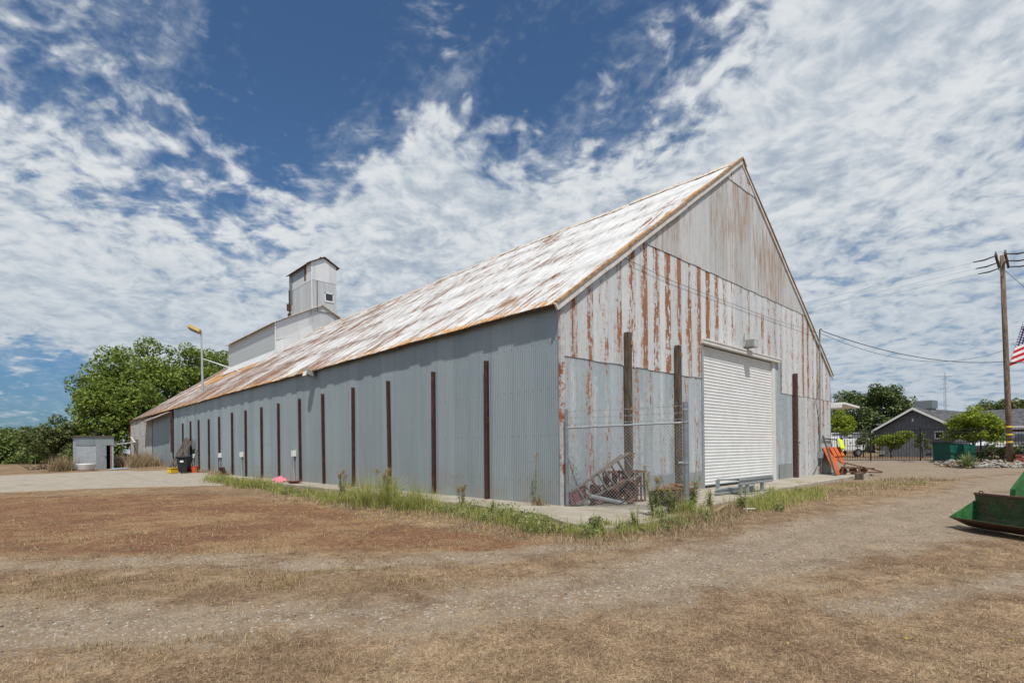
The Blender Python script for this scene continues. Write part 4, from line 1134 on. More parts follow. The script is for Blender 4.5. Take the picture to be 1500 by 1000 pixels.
# ------------------------------------------------------------------ green loader bucket at the right edge
lb = empty('loader_bucket', (2.55, -7.04, -.12), 'scuffed green tractor loader bucket with rusty cutting edge on gravel', 'loader bucket')
O10 = (2.55, -7.04, -.12)
L0 = np.array([2.55, -7.04, 0.0]); dv = np.array([-.67, -.743, 0]); bv = np.array([.743, -.67, 0]); uz = np.array([0, 0, 1.0])
def bp(bb, z, d=0.0): return L0 + bv*bb + uz*z + dv*d
BL = 2.1
b = MB()
inner = [(.0, .082), (.10, .068), (.42, .02), (.47, .04), (.49, .10), (.485, .30), (.46, .485)]
outer = [(.46 + .015, .49), (.50, .30), (.505, .09), (.48, .015), (.43, -.02)]
ring = inner + outer
vs = [bp(a, z, 0.0) for a, z in inner] + [bp(a, z, BL) for a, z in inner]
k = len(inner)
b.add(vs, [(i, k+i, k+i+1, i+1) for i in range(k-1)])
b.add([v + bv*.02 - uz*.012 for v in vs], [(i, i+1, k+i+1, k+i) for i in range(k-1)])
b.build('bucket_shell', M['greenworn'], lb, off=O10, fix=False)
b = MB(); b.extrude([bp(.0, .085), bp(.44, -.11), bp(.50, -.08), bp(.50, .30), bp(.47, .37), bp(.22, .21)], -dv*.02); b.build('side_plate', M['green'], lb, off=O10)
b = MB(); b.extrude([bp(.0, .085, BL), bp(.44, -.11, BL), bp(.50, -.08, BL), bp(.50, .30, BL), bp(.47, .37, BL), bp(.22, .21, BL)], dv*.02); b.build('side_plate', M['green'], lb, off=O10)
b = MB(); b.extrude([bp(-.012, .078), bp(.16, .050), bp(.16, .035), bp(-.008, .068)], dv*BL); b.build('cutting_edge', M['edge'], lb, off=O10)
b = MB(); b.extrude([bp(.02, .062), bp(.42, .005), bp(.50, .02), bp(.50, -.07), bp(.43, -.112), bp(.34, -.09)], dv*BL); b.build('wear_plate', M['edge'], lb, off=O10)
b = MB(); b.extrude([bp(.44, .475), bp(.50, .475), bp(.50, .515), bp(.44, .515)], dv*BL); b.build('top_rim', M['edge'], lb, off=O10, bevel=.006)
b = MB(); b.tube([bp(.47, .51, .08), bp(.47, .545, .10), bp(.47, .55, .14), bp(.47, .51, .17)], .01, 6); b.build('hook', M['rustdark'], lb, off=O10)
b = MB(); b.extrude([bp(.50, .42, .62), bp(.62, .42, .62), bp(1.1, 1.15, .62), bp(.98, 1.2, .62), bp(.52, .62, .62)], dv*.1); b.bar(bp(1.05, 1.15, .67), bp(2.6, 1.3, .67), .12, .2); b.build('loader_arm', M['green'], lb, off=O10)
b = MB(); b.extrude([bp(.50, .42, 1.4), bp(.62, .42, 1.4), bp(1.1, 1.15, 1.4), bp(.98, 1.2, 1.4), bp(.52, .62, 1.4)], dv*.1); b.bar(bp(1.05, 1.15, 1.45), bp(2.6, 1.3, 1.45), .12, .2); b.build('loader_arm', M['green'], lb, off=O10)

# ------------------------------------------------------------------ trees
def leaf_cloud(clumps, per, size, flat_=0.5, seed=0, squash=1.0):
    """leaf quads spread through the shell of many small clumps"""
    g = np.random.default_rng(seed)
    C_, R_ = [], []
    for (c, r, wgt) in clumps:
        n_ = max(8, int(per * wgt))
        v = g.normal(size=(n_, 3)); v /= np.linalg.norm(v, axis=1)[:, None]
        rad = r * (0.35 + 0.65 * g.random(n_) ** 0.45)
        p_ = np.array(c) + v * rad[:, None] * np.array([1, 1, squash])
        C_.append(p_); R_.append(v)
    P_ = np.concatenate(C_); N_ = np.concatenate(R_)
    n_ = len(P_)
    N_ = N_ * 0.6 + g.normal(size=(n_, 3)) * 0.6 + np.array([0, 0, flat_])
    N_ /= np.linalg.norm(N_, axis=1)[:, None]
    t = g.normal(size=(n_, 3)); t -= (t * N_).sum(1)[:, None] * N_; t /= np.linalg.norm(t, axis=1)[:, None]
    s_ = np.cross(N_, t)
    L_ = size * g.uniform(.6, 1.35, n_)[:, None]
    V_ = np.stack([P_ - t*L_*.5, P_ + s_*L_*.28 + N_*L_*.06, P_ + t*L_*.5, P_ - s_*L_*.28 + N_*L_*.06], 1).reshape(-1, 3)
    F_ = np.arange(n_*4).reshape(-1, 4)
    return V_, F_

def crown_clumps(ells, n, rmin, rmax, seed, fill=0.25):
    """small clumps over the surface of some big ellipsoids"""
    g = np.random.default_rng(seed); out = []
    vol = np.array([e[1][0]*e[1][2] for e in ells]); vol = vol/vol.sum()
    for (c, r), w_ in zip(ells, vol):
        k_ = max(4, int(n * w_))
        for i in range(k_):
            v = g.normal(size=3); v /= np.linalg.norm(v)
            if v[2] < -0.55: v[2] *= -0.4
            q = 1.0 if g.random() > fill else g.random() ** .5
            q *= g.uniform(.82, 1.06)
            rr_ = g.uniform(rmin, rmax)
            out.append((np.array(c) + v*np.array(r)*q, rr_, (rr_/rmax)**2))
    return out

def make_tree(name, base, ells, nclump, rmin, rmax, per, leaf, mat, label, cat='tree', group=None, seed=0, trunk_r=.3, squash=.8, bark='bark', flat_=.5, limbs=6):
    root = empty(name, base, label, cat, group)
    base = np.array(base)
    cl = crown_clumps(ells, nclump, rmin, rmax, seed)
    V_, F_ = leaf_cloud(cl, per, leaf, flat_, seed + 1, squash)
    np_mesh('crown', V_ - base, F_, mat, root)
    b_ = MB(); g = random.Random(seed)
    top = np.array(ells[0][0])
    mid = base + (top - base) * .45
    b_.tube([base - [0, 0, .3], base + (mid-base)*.5 + [g.uniform(-.1, .1)]*3, mid, top], [trunk_r*1.25, trunk_r, trunk_r*.75, trunk_r*.25], 9)
    for i in range(limbs):
        c_ = cl[(i * 37 + 5) % len(cl)][0]
        st_ = base + (top - base) * g.uniform(.3, .6)
        m2 = (st_ + c_)/2 + np.array([0, 0, g.uniform(.05, .2)]) * np.linalg.norm(c_ - st_)
        b_.tube([st_, m2, c_], [trunk_r*.45, trunk_r*.3, trunk_r*.1], 6)
    b_.build('trunk', M[bark], root, off=tuple(base), smooth=True)
    return root

# the big trees behind the barn's far end
make_tree('walnut_tree', (4.5, 75.0, .2),
          [((4.5, 76, 10.4), (5.6, 5, 6.2)), ((0.6, 74, 9.0), (4.2, 4, 4.6)), ((8.0, 77, 10.6), (4.6, 4, 5.4)), ((2.5, 73, 5.2), (6.2, 4, 3.6))],
          150, .9, 1.9, 330, .40, M['leaf_big'], 'large rounded green tree rising behind the far end of the barn', group='trees beyond the barn', seed=21, trunk_r=.5)
make_tree('walnut_tree', (-1.4, 67.6, .2),
          [((-1.4, 67.6, 6.2), (3.0, 2.8, 3.6)), ((-1.0, 67.6, 3.8), (3.6, 2.8, 3.0)), ((1.5, 67.8, 5.5), (3.0, 2.8, 3.6))],
          85, .8, 1.5, 330, .36, M['leaf_big'], 'lower leafy tree just above the block shed roof', group='trees beyond the barn', seed=22, trunk_r=.35)
make_tree('walnut_tree', (15.6, 80, .2),
          [((15.2, 80, 12.0), (5.4, 4.4, 4.6)), ((18.0, 81, 11.0), (4.6, 4.4, 4.6)), ((14.0, 79, 7.5), (6, 4, 4.4))],
          110, .9, 1.7, 320, .40, M['leaf_big'], 'green tree directly behind the yard light pole', group='trees beyond the barn', seed=23, trunk_r=.45)
make_tree('bush', (-6.0, 70.5, .2), [((-6.0, 70.5, 2.7), (3.0, 2.8, 2.6)), ((-3.8, 69.5, 2.3), (2.4, 2.2, 2.4))], 60, .6, 1.2, 300, .30, M['leaf_bush'], 'dusty green bush standing left of the block shed', 'bush', seed=24, trunk_r=.15)
for i, (x, y, rx, h) in enumerate([(-8.4, 84, 3.6, 3.6), (-9.8, 100, 4.4, 5.0), (-5.6, 100, 4.0, 3.8), (-16, 104, 5.0, 4.6), (-22, 110, 5.5, 5.0)]):
    make_tree('hedge_tree', (x, y, .2), [((x, y, h*.5), (rx, rx*.8, h*.52))], 42, .8, 1.5, 260, .42, M['leaf_hedge'],
              ['rounded dark green hedge tree behind the dusty bush', 'tallest hedge tree at the left edge of the photo', 'small hedge tree between the dusty bush and the left hedge', 'hedge tree beyond the left edge of the yard', 'far hedge tree at the left end of the row'][i], 'tree', 'hedge trees at the field edge', seed=30 + i, trunk_r=.2)
for i, (x, y, rx, h) in enumerate([(-2.6, 64.5, 2.2, 2.6), (-9.6, 86, 4.2, 2.6), (-6.4, 78, 3.2, 2.8), (-14, 96, 6, 3.0)]):
    make_tree('bush', (x, y, .2), [((x, y, h*.32), (rx, rx*.7, h*.62))], 46, .6, 1.1, 240, .34, M['leaf_bush'] if i % 2 else M['leaf_hedge'],
              ['dark bush filling the gap between the block shed and the barn', 'low bush below the rounded hedge tree', 'low bush behind the brush pile', 'low wide bush at the foot of the tallest hedge tree'][i], 'bush', seed=130 + i, trunk_r=.1, limbs=3)
# low vines in front of the hedge
g = np.random.default_rng(5)
cl = [((-18 + 14*g.random(), 80 + 8*g.random(), .55 + .35*g.random()), .9, 1) for i in range(90)]
V_, F_ = leaf_cloud(cl, 150, .32, .6, 6, .7)
tag(np_mesh('ground_cover', V_, F_, M['leaf_hedge']), 'low green ground cover in front of the hedge', kind='stuff')

# right side trees
make_tree('oak_tree', (78, 11.5, .25), [((78, 11.7, 6.6), (3.4, 3.6, 3.1)), ((79.5, 9.4, 5.4), (3.2, 3.2, 3.2)), ((76.5, 13.8, 4.2), (3.2, 3.4, 3.4)), ((78, 10, 3), (4, 5, 2.6))], 120, .7, 1.4, 300, .36, M['leaf_oak'], 'broad dark green tree behind the white truck', seed=41, trunk_r=.35)
make_tree('young_tree', (41.1, 5.2, .2), [((41.1, 5.2, 3.0), (.8, .8, 1.1))], 44, .25, .45, 170, .14, M['leaf_lime'], 'slim light green young tree just past the barn corner', seed=42, trunk_r=.05)
make_tree('ornamental_tree', (38.7, -3.5, .2), [((38.7, -3.5, 2.45), (1.2, 1.35, 1.25)), ((38.4, -4.2, 2.15), (.9, .9, .95)), ((38.5, -2.9, 2.15), (.9, .75, .9))], 100, .3, .55, 240, .15, M['leaf_lime'], 'bright lime green rounded tree behind the green dumpster', seed=43, trunk_r=.09)
make_tree('shrub', (43.6, 2.2, .22), [((43.6, 2.4, 1.45), (.75, .85, .75)), ((43.9, 1.4, 1.95), (.5, .6, .38))], 56, .25, .42, 190, .15, M['leaf_lime'], 'small lime green shrub in front of the charcoal house wall', 'shrub', seed=44, trunk_r=.05)
make_tree('shrub', (43.6, .15, .22), [((43.6, .15, 1.45), (.45, .5, .85))], 18, .18, .32, 90, .13, M['leaf_bush'], 'thin grey green shrub right of the lime shrub by the house', 'shrub', seed=45, trunk_r=.04)
make_tree('shrub', (46.6, 4.9, .22), [((46.6, 4.9, 1.5), (.4, .45, 1.1))], 20, .22, .4, 120, .16, M['leaf_bush'], 'olive shrub at the left corner of the charcoal house', 'shrub', seed=46, trunk_r=.05)
make_tree('shrub', (36.9, -5.2, .15), [((36.9, -5.0, .75), (.6, .8, .6)), ((36.6, -6.6, .85), (.6, .9, .65))], 30, .22, .4, 120, .15, M['leaf_oak'], 'dark green shrub in front of the parked dark vehicle', 'shrub', seed=47, trunk_r=.04)
make_tree('shrub', (37.0, -7.9, .15), [((37.0, -7.7, 1.1), (.7, .9, .75))], 24, .22, .4, 130, .15, M['leaf_bush'], 'green shrub at the right edge behind the utility pole', 'shrub', seed=48, trunk_r=.04)
make_tree('background_tree', (92, -1.5, .25), [((92, -1.2, 5.3), (2.6, 3.2, 2.2))], 45, .7, 1.2, 240, .36, M['leaf_bush'], 'olive green tree top showing over the house roof beside the rooftop cooler', seed=49, trunk_r=.25)
make_tree('background_tree', (86, 6.8, .25), [((86, 7.0, 3.4), (2.0, 2.6, 2.4))], 36, .6, 1.1, 220, .34, M['leaf_oak'], 'dark green tree low behind the left eave of the house', seed=50, trunk_r=.2)
make_tree('background_tree', (74, -10.6, .25), [((74, -10.6, 5.1), (1.8, 2.0, 1.5))], 30, .6, 1.0, 220, .34, M['leaf_red'], 'reddish brown tree top over the house roof at the right edge', seed=51, trunk_r=.2)
make_tree('background_tree', (60, 17, .25), [((60, 17.2, 4.0), (2.4, 2.6, 3.3))], 50, .6, 1.1, 230, .32, M['leaf_hedge'], 'green tree beyond the barn awning', seed=52, trunk_r=.25)
for i, (x, y, h, lean) in enumerate([(81.5, -2.2, 6.2, .3), (80.0, -5.4, 7.4, -.9)]):
    cl = []
    root = empty('conifer_tree', (x, y, .25), ['small dark thin topped conifer left of the lime tree top', 'taller dark leaning conifer right of the lime tree top'][i], 'tree', 'conifers behind the house')
    g = np.random.default_rng(60 + i)
    for k in range(34):
        t = k / 33
        r = (1 - t) * 1.5 + .12
        a = g.uniform(0, 2*pi)
        cl.append((np.array([cos(a)*r*.7 + lean*t*.5, sin(a)*r*.7 - lean*t, 1.4 + (h - 1.6)*t]), .28 + .3*(1-t), 1))
    V_, F_ = leaf_cloud(cl, 80, .28, .1, 70 + i, .6); np_mesh('crown', V_, F_, M['leaf_conifer'], root)
    b = MB(); b.tube([(0, 0, -.2), (lean*.25, -lean*.5, h*.5), (lean*.5, -lean, h - .2)], [.14, .09, .02], 7); b.build('trunk', M['bark'], root)
# bare tree
root = empty('bare_tree', (66, 14.6, .2), 'leafless grey tree between barn corner and dark oak', 'tree')
b = MB(); g = random.Random(8)
def branch(p, d, L, r, depth):
    q = p + d * L
    b.tube([p, (p+q)/2 + np.array([g.uniform(-.05, .05)*L for _ in range(3)]), q], [r, r*.8, r*.6], 5, caps=False)
    if depth == 0: return
    for _ in range(3):
        nd = d + np.array([g.uniform(-.6, .6), g.uniform(-.6, .6), g.uniform(-.1, .45)]); nd /= np.linalg.norm(nd)
        branch(q, nd, L * g.uniform(.6, .8), r*.6, depth - 1)
branch(np.array([0, 0, -.2]), np.array([0, 0, 1.0]), 2.7, .2, 4)
b.build('trunk', M['twig'], root)

# ------------------------------------------------------------------ charcoal house
# local frame: x along the gable front (image right), y back away from the camera
hx = np.array([.7289, -.6845]); hang = math.atan2(hx[1], hx[0]) + radians(6)
hang0 = hang; hang = radians(-98)
house = empty('house', (47.9, 4.35, .24), 'single storey charcoal house with white trimmed gable and dark shingle roof', 'house', rz=hang)
GW, EH, PH = 6.15, 2.42, 4.22
def hb(name, mat, b, par=None, **k): return b.build(name, mat, par or house, **k)
b = MB(); b.extrude([(.3, 0, 0), (GW - .3, 0, 0), (GW - .3, 0, EH), (GW/2, 0, PH - .1), (.3, 0, EH)], (0, 12, 0)); hb('wall', M['housewall'], b)
b = MB(); b.bx(GW - .3, 26, 8.2, 16, 0, 2.6); hb('wing_wall', M['housewall'], b)
b = MB()
s_ = (PH - EH + .1) / (GW/2)
for sg in (-1, 1):
    xo = GW/2 + sg*(GW/2 + .1)
    b.extrude([(GW/2, -.4, PH), (xo, -.4, EH - .1), (xo, -.4, EH), (GW/2, -.4, PH + .12)], (0, 12.8, 0))
hb('roof', M['shingle'], b)
b = MB()
b.extrude([(GW - 0.6, 7.5, 2.5), (27, 7.5, 2.5), (27, 12, 4.2), (GW - 3.0, 12, 4.2)], (0, 0, .12))
b.extrude([(GW - 3.0, 12, 4.2), (27, 12, 4.2), (27, 16.5, 2.5), (GW - 3.0, 16.5, 2.5)], (0, 0, .12)); hb('wing_roof', M['shingle'], b)
b = MB()
for sg in (-1, 1):
    xo = GW/2 + sg*(GW/2 + .12)
    b.extrude([(GW/2, -.46, PH - .1), (xo, -.46, EH - .2), (xo, -.46, EH - .02), (GW/2, -.46, PH + .1)], (0, .05, 0))
b.bx(GW - .2, 27, 7.4, 7.46, 2.36, 2.62)
hb('fascia', M['white'], b)
win = MB(); win.bx(4.5, 5.15, -.06, -.01, 1.55, 1.64); win.bx(4.5, 5.15, -.06, -.01, 2.14, 2.22); win.bx(4.5, 4.58, -.06, -.01, 1.64, 2.14); win.bx(5.07, 5.15, -.06, -.01, 1.64, 2.14)
w = hb('window', M['white'], win); b = MB(); b.bx(4.58, 5.07, -.04, -.02, 1.64, 2.14); hb('pane', M['carglass'], b, w)
b = MB(); b.bx(2.9, 3.02, -.08, -.01, 3.1, 3.35); hb('vent', M['white'], b)
b = MB(); b.bx(.35, .8, -.1, -.01, .25, .6); hb('meter_box', M['galv'], b)
b = MB(); b.bx(3.9, 4.3, -.03, -.01, .25, .35); hb('foundation_vent', M['dark'], b)
b = MB(); b.bx(2.5, 3.6, 2.2, 3.4, 3.9, 4.3); cb = hb('rooftop_cooler', M['lampgrey'], b)
b = MB(); b.bx(2.4, 3.7, 2.1, 3.5, 4.3, 5.0); hb('cooler_box', M['galvdark'], b, cb)
b = MB(); b.lathe((.3, .6, 2.85), [(.02, .0), (.3, .06), (.42, .16), (.40, .17), (.28, .08)], 18); b.tube([(.3, .6, 2.4), (.3, .6, 2.85)], .03, 6); hb('satellite_dish', M['galv'], b)

# white flat carport and service truck beyond the gate
cp = empty('carport', (52.1, 8.6, .24), 'long low white roofed carport behind the service truck', 'carport', rz=hang0)
b = MB(); b.bx(-5, 3.2, 0, 5, 2.15, 2.4); b.build('flat_roof', M['white'], cp)
b = MB(); b.bx(-5, 3.2, -.06, -.005, 1.98, 2.12); b.build('fascia', M['jamb'], cp)
for x in (-4.6, -1.9, .8, 3.0):
    b = MB(); b.bx(x - .05, x + .05, .05, .15, 0, 2.15); b.build('post', M['oldwood'], cp)
b = MB(); b.bx(-1.2, -.3, .6, 1.2, 2.4, 3.0); b.bx(-1.1, -.4, .58, .6, 2.5, 2.9); b.build('roof_unit', M['galv'], cp)
tk = empty('service_truck', (49.9, 5.7, .24), 'white utility bed truck parked behind the iron gate', 'truck', rz=hang0 + radians(4))
b = MB(); b.bx(-2.9, 0, -1.0, 1.0, .62, 1.72); b.build('utility_bed', M['carpaint'], tk, bevel=.04)
b = MB(); b.extrude([(-5.0, -.95, .55), (-2.95, -.95, .55), (-2.95, -.95, 1.95), (-4.1, -.95, 1.95), (-4.75, -.95, 1.3), (-6.2, -.95, 1.15), (-6.2, -.95, .55)], (0, 1.9, 0)); b.build('cab', M['carpaint'], tk, bevel=.05)
for x0, x1 in ((-2.75, -1.95), (-1.85, -.95), (-.85, -.1)):
    b = MB(); b.bx(x0, x1, -1.025, -1.003, .8 if x0 > -1 else 1.05, 1.6); d = b.build('locker_door', M['carpaint'], tk, bevel=.01)
    b = MB(); b.bx((x0+x1)/2 - .07, (x0+x1)/2 + .07, -1.045, -1.026, 1.3, 1.38); b.build('handle', M['dark'], d)
for x in (-1.55, -5.4):
    for y in (-.92, .92):
        b = MB(); b.lathe((x, y, .4), [(.3, -.13), (.4, -.1), (.4, .1), (.3, .13)], 22, 'y'); o = b.build('wheel', M['tyre'], tk)
        b = MB(); b.lathe((x, y + (-.14 if y < 0 else .14), .4), [(.22, -.01), (.22, .01)], 18, 'y'); b.build('rim', M['rim'], o)
b = MB(); b.bx(0.002, .05, -.95, -.8, .8, 1.1); b.build('tail_light', M['taillight'], tk)
b = MB(); b.bx(-.1, .25, -.9, .9, .45, .6); b.build('bumper', M['galvdark'], tk)
b = MB(); b.bx(-2.9, 0, -.6, .6, 1.72, 1.75); b.bx(-2.6, -2.5, -.9, .9, 1.72, 2.25); b.bx(-.5, -.4, -.9, .9, 1.72, 2.25); b.bx(-2.6, -.4, -.9, -.84, 2.2, 2.26); b.build('ladder_rack', M['galv'], tk)

# ------------------------------------------------------------------ black iron fence and gate
def iron_panel(name, a, c, h, label, cat='fence', step=.155, mats='blackmetal', posts=(True, True)):
    a = np.array(a, float); c = np.array(c, float); d = c - a; L = np.linalg.norm(d); d /= L
    root = empty(name, tuple(a), label, cat, 'black iron fence line')
    b = MB()
    n_ = int(L / step)
    for z in (.12, h - .25, h - .02):
        b.bar(np.array([0, 0, z]), d*L + [0, 0, z], .04, .045)
    for i in range(1, n_):
        q = d * (L * i / n_)
        b.bar(q + [0, 0, .05], q + [0, 0, h + (.02)], .022)
    b.build('picket_panel', M[mats], root)
    for t, on in zip((0, 1), posts):
        if on:
            b = MB(); q = d * L * t; b.bar(q + [0, 0, -.1], q + [0, 0, h + .08], .085); b.box(q + [0, 0, h + .1], (.11, .11, .04)); b.build('post', M[mats], root)
    return root
zf = .17
iron_panel('iron_gate', (33.9, 4.3, zf + .03), (34.85, 1.65, zf), 2.22, 'black iron picket gate in front of the white truck', 'gate')
iron_panel('iron_gate', (34.95, 1.6, zf), (36.05, -1.0, zf), 2.22, 'black iron picket gate in front of the charcoal gable', 'gate', posts=(False, True))
iron_panel('iron_fence', (36.1, -1.1, zf), (37.6, -4.0, zf), 2.22, 'black iron picket fence behind the green dumpster', posts=(False, True))
iron_panel('iron_fence', (37.65, -4.1, zf), (39.5, -7.9, zf), 2.22, 'black iron picket fence in front of the dark vehicle', posts=(False, True))
iron_panel('iron_fence', (33.1, 6.6, zf), (33.85, 4.4, zf), 2.22, 'black iron picket fence reaching behind the barn corner', posts=(False, False))

# dumpster
dp = empty('dumpster', (36.6, -2.75, .14), 'teal green steel dumpster in front of the lime tree', 'dumpster', rz=hang0)
b = MB(); b.extrude([(-.85, -.6, .16), (.85, -.6, .16), (.95, -.6, 1.18), (-.95, -.6, 1.3)], (0, 1.3, 0)); b.build('dumpster_body', M['dumpster'], dp)
b = MB()
for x in (-.55, 0, .55): b.bx(x - .03, x + .03, -.65, -.6, .18, 1.2)
b.bx(-.9, .9, -.66, -.6, .62, .7); b.build('rib', M['dumpster'], dp)
b = MB(); b.bx(-.99, .99, -.68, .74, 1.3, 1.36); b.build('lid', M['blackmetal'], dp)
for x in (-.7, .7):
    b = MB(); b.lathe((x, -.5, .08), [(.08, -.03), (.08, .03)], 12, 'y'); b.build('caster', M['tyre'], dp)

# dark vehicle behind the fence
sv = empty('parked_car', (45.4, -4.8, .25), 'dark sport utility car with pale hood parked behind the iron fence', 'car', rz=hang0 + radians(3))
body = [(-2.4, 0, .45), (2.6, 0, .45), (2.65, 0, 1.05), (2.3, 0, 1.22), (2.0, 0, 1.85), (-.5, 0, 1.9), (-1.1, 0, 1.25), (-2.2, 0, 1.12), (-2.45, 0, .9)]
b = MB(); b.extrude([(x, -.92, z) for x, y, z in body], (0, 1.84, 0)); b.build('body', M['suvpaint'], sv, bevel=.06)
b = MB(); b.extrude([(-2.42, -.94, .98), (-1.1, -.94, 1.12), (-1.08, -.94, 1.28), (-2.2, -.94, 1.16)], (0, 1.88, 0)); b.build('hood', M['carpaint'], sv)
b = MB(); b.bx(-2.3, 2.6, -.95, -.925, .86, .98); b.build('side_trim', M['carpaint'], sv)
for x0, x1, xs_ in ((-.85, .35, .45), (.45, 1.8, 0)):
    b = MB(); b.extrude([(x0, -.935, 1.27), (x1, -.935, 1.27), (x1, -.935, 1.78), (x0 + xs_, -.935, 1.78)], (0, .02, 0)); b.build('window', M['carglass'], sv)
b = MB(); b.extrude([(-1.07, -.8, 1.3), (-1.07, .8, 1.3), (-.56, .75, 1.84), (-.56, -.75, 1.84)], (-.02, 0, .01)); b.build('windscreen', M['carglass'], sv)
b = MB(); b.bx(-.6, 2.0, -.8, -.72, 1.9, 1.95); b.build('roof_rail', M['galv'], sv)
b = MB(); b.bx(-2.475, -2.44, -.85, -.5, .78, .95); b.build('headlight', M['glass'], sv)
for x in (-1.5, 1.6):
    for y in (-.85, .85):
        b = MB(); b.lathe((x, y, .36), [(.28, -.11), (.36, -.09), (.36, .09), (.28, .11)], 22, 'y'); o = b.build('wheel', M['tyre'], sv)
        b = MB(); b.lathe((x, y + (-.12 if y < 0 else .12), .36), [(.21, -.01), (.21, .01)], 18, 'y'); b.build('rim', M['rim'], o)

# stone border
def stone_mesh(seed):
    g = np.random.default_rng(seed)
    import bmesh
    bm = bmesh.new(); bmesh.ops.create_icosphere(bm, subdivisions=2, radius=1.0)
    k1 = g.normal(size=3); k2 = g.normal(size=3)
    for v in bm.verts:
        c = np.array(v.co)
        f = 1 + .18*sin(3*(c @ k1)) + .13*sin(5*(c @ k2))
        v.co = Vector((c * f * np.array([1, .8, .62])).tolist())
    me = bpy.data.meshes.new('stone'); bm.to_mesh(me); bm.free()
    me.materials.append(M['stone'])
    return me
stones = [stone_mesh(i) for i in range(5)]
g = random.Random(12)
for i in range(170):
    t = g.random()
    if t < .27:
        x, y = 30.7 + g.uniform(-.5, .9), -3.1 + g.uniform(-.7, .5)
    else:
        s_ = g.random(); x = 31.05 + s_ * 1.75 + g.uniform(-.4, .25); y = -4.3 - s_ * 2.1 + g.uniform(-.35, .35)
    o = bpy.data.objects.new('stone', stones[i % 5]); col.objects.link(o)
    sc_ = g.uniform(.065, .135)
    o.scale = (sc_*g.uniform(.9, 1.4), sc_, sc_*g.uniform(.8, 1.1)); o.rotation_euler = (g.uniform(-.3, .3), g.uniform(-.3, .3), g.uniform(0, 6.28))
    w_ = ((x - 30.4) * 4.9 + (y + 2.4) * 4.0) / (.85 * 4.9 + .3 * 4.0); s2_ = min(1, max(0, (-(y + 2.4) + .3*w_) / 4.9))
    hb_ = .30*max(0, 1 - w_*w_)*min(1, 4*s2_, 4*(1-s2_))
    o.location = (x, y, gz(x, y) + max(0.02, hb_) + g.choice([.02, .05, .12]))
    tag(o, 'pale field stone in the low stone border around the utility pole', 'stone', 'stones of the border by the utility pole')
b = MB(); g2 = np.random.default_rng(4)
NS = 22
P = []
for i in range(NS):
    for j in range(9):
        s_ = i/(NS-1); w_ = (j/8 - .5) * 2
        x = 30.4 + s_*4.0 + w_*.85; y = -2.4 - s_*4.9 + w_*.3
        P.append((x, y, gz(x, y) + .30*(1 - w_*w_)*min(1, 4*s_, 4*(1-s_)) - .03))
b.add(P, [(i*9+j, (i+1)*9+j, (i+1)*9+j+1, i*9+j+1) for i in range(NS-1) for j in range(8)])
tag(b.build('soil_bank', worn('dry_brown_soil', (0.24, 0.155, 0.095), 0.95, 0.35, 5), smooth=True), 'low bank of dry brown soil under the stones', kind='structure')

# yucca clump
def blade_fan(n_, h, spread, width, seed, curve=.35):
    g = np.random.default_rng(seed)
    Vv, Ff = [], []
    for i in range(n_):
        a = g.uniform(0, 2*pi); tilt = g.uniform(.05, spread); L = h*g.uniform(.6, 1.1)
        d = np.array([cos(a), sin(a), 0]); side = np.array([-sin(a), cos(a), 0])
        o0 = d * g.uniform(0, .06) * h
        for k in range(4):
            t = k/3
            q = o0 + d*L*(tilt*t + curve*tilt*t*t) + np.array([0, 0, L*(t*cos(tilt) - .25*tilt*t*t)])
            w_ = width*(1 - t)**.7 + .0005
            Vv += [q - side*w_, q + side*w_]
        m_ = len(Vv) - 8
        for k in range(3): Ff.append((m_+2*k, m_+2*k+1, m_+2*k+3, m_+2*k+2))
    return np.array(Vv), np.array(Ff)
V_, F_ = blade_fan(150, .95, 1.15, .03, 91)
o = np_mesh('yucca_plant', V_, F_, M['leaf_agave']); o.location = (30.35, -4.15, gz(30, -4) + .1)
tag(o, 'spiky pale green yucca clump in front of the stone border', 'plant')

# ------------------------------------------------------------------ utility pole, flag, wires, antenna
up = empty('utility_pole', (33.3, -5.74, 0), 'tall brown timber utility pole with crossarms and yellow bands', 'utility pole')
tb_ = np.array([33.3, -5.74, 0.0]); tt = np.array([33.02, -5.5, 12.45])
def upt(z): return tb_ + (tt - tb_) * (z / 12.45)
b = MB(); b.tube([upt(-.3) - tb_, upt(4) - tb_, upt(8) - tb_, upt(12.45) - tb_], [.155, .142, .128, .11], 16); b.build('pole', M['polewood'], up, smooth=True)
for z in (1.45, 1.9, 2.35):
    b = MB(); q = upt(z) - tb_; b.lathe(q, [(.162, -.045), (.162, .045)], 18); b.build('band', M['band'], up)
ar = np.array([.998, .03, 0]); pr = np.array([-.03, .998, 0])     # along / across the crossarms
arms = []
for s in (1, -1):
    c_ = upt(12.1) - tb_ + pr * (.2 * s)
    b = MB(); b.bar(c_ - ar*1.7, c_ + ar*1.7, .11, .14); o = b.build('crossarm', M['oldwood'], up)
    for k in (-1.55, -.75, .75, 1.55):
        b = MB(); q = c_ + ar*k; b.lathe(q + [0, 0, .07], [(.02, 0), (.055, .05), (.03, .09), (.055, .12), (.03, .19)], 10); b.build('insulator', M['lampgrey'], o)
    for k in (-1.55, 0.1, 1.55):
        q = c_ + ar*k; e = q + pr*(1.0*s) + [0, 0, -.12]
        b = MB(); b.tube([q, (q+e)/2 + [0, 0, -.06], e], [.03, .045, .03], 7); b.build('strain_insulator', M['blackmetal'], o)
        arms.append((s, tb_ + e))
b = MB(); q = upt(12.0) - tb_; b.bar(q + ar*1.0 + pr*.2, q + [0, 0, -.9], .04, .04); b.bar(q - ar*1.0 - pr*.2, q + [0, 0, -.9], .04, .04); b.build('arm_brace', M['galvdark'], up)
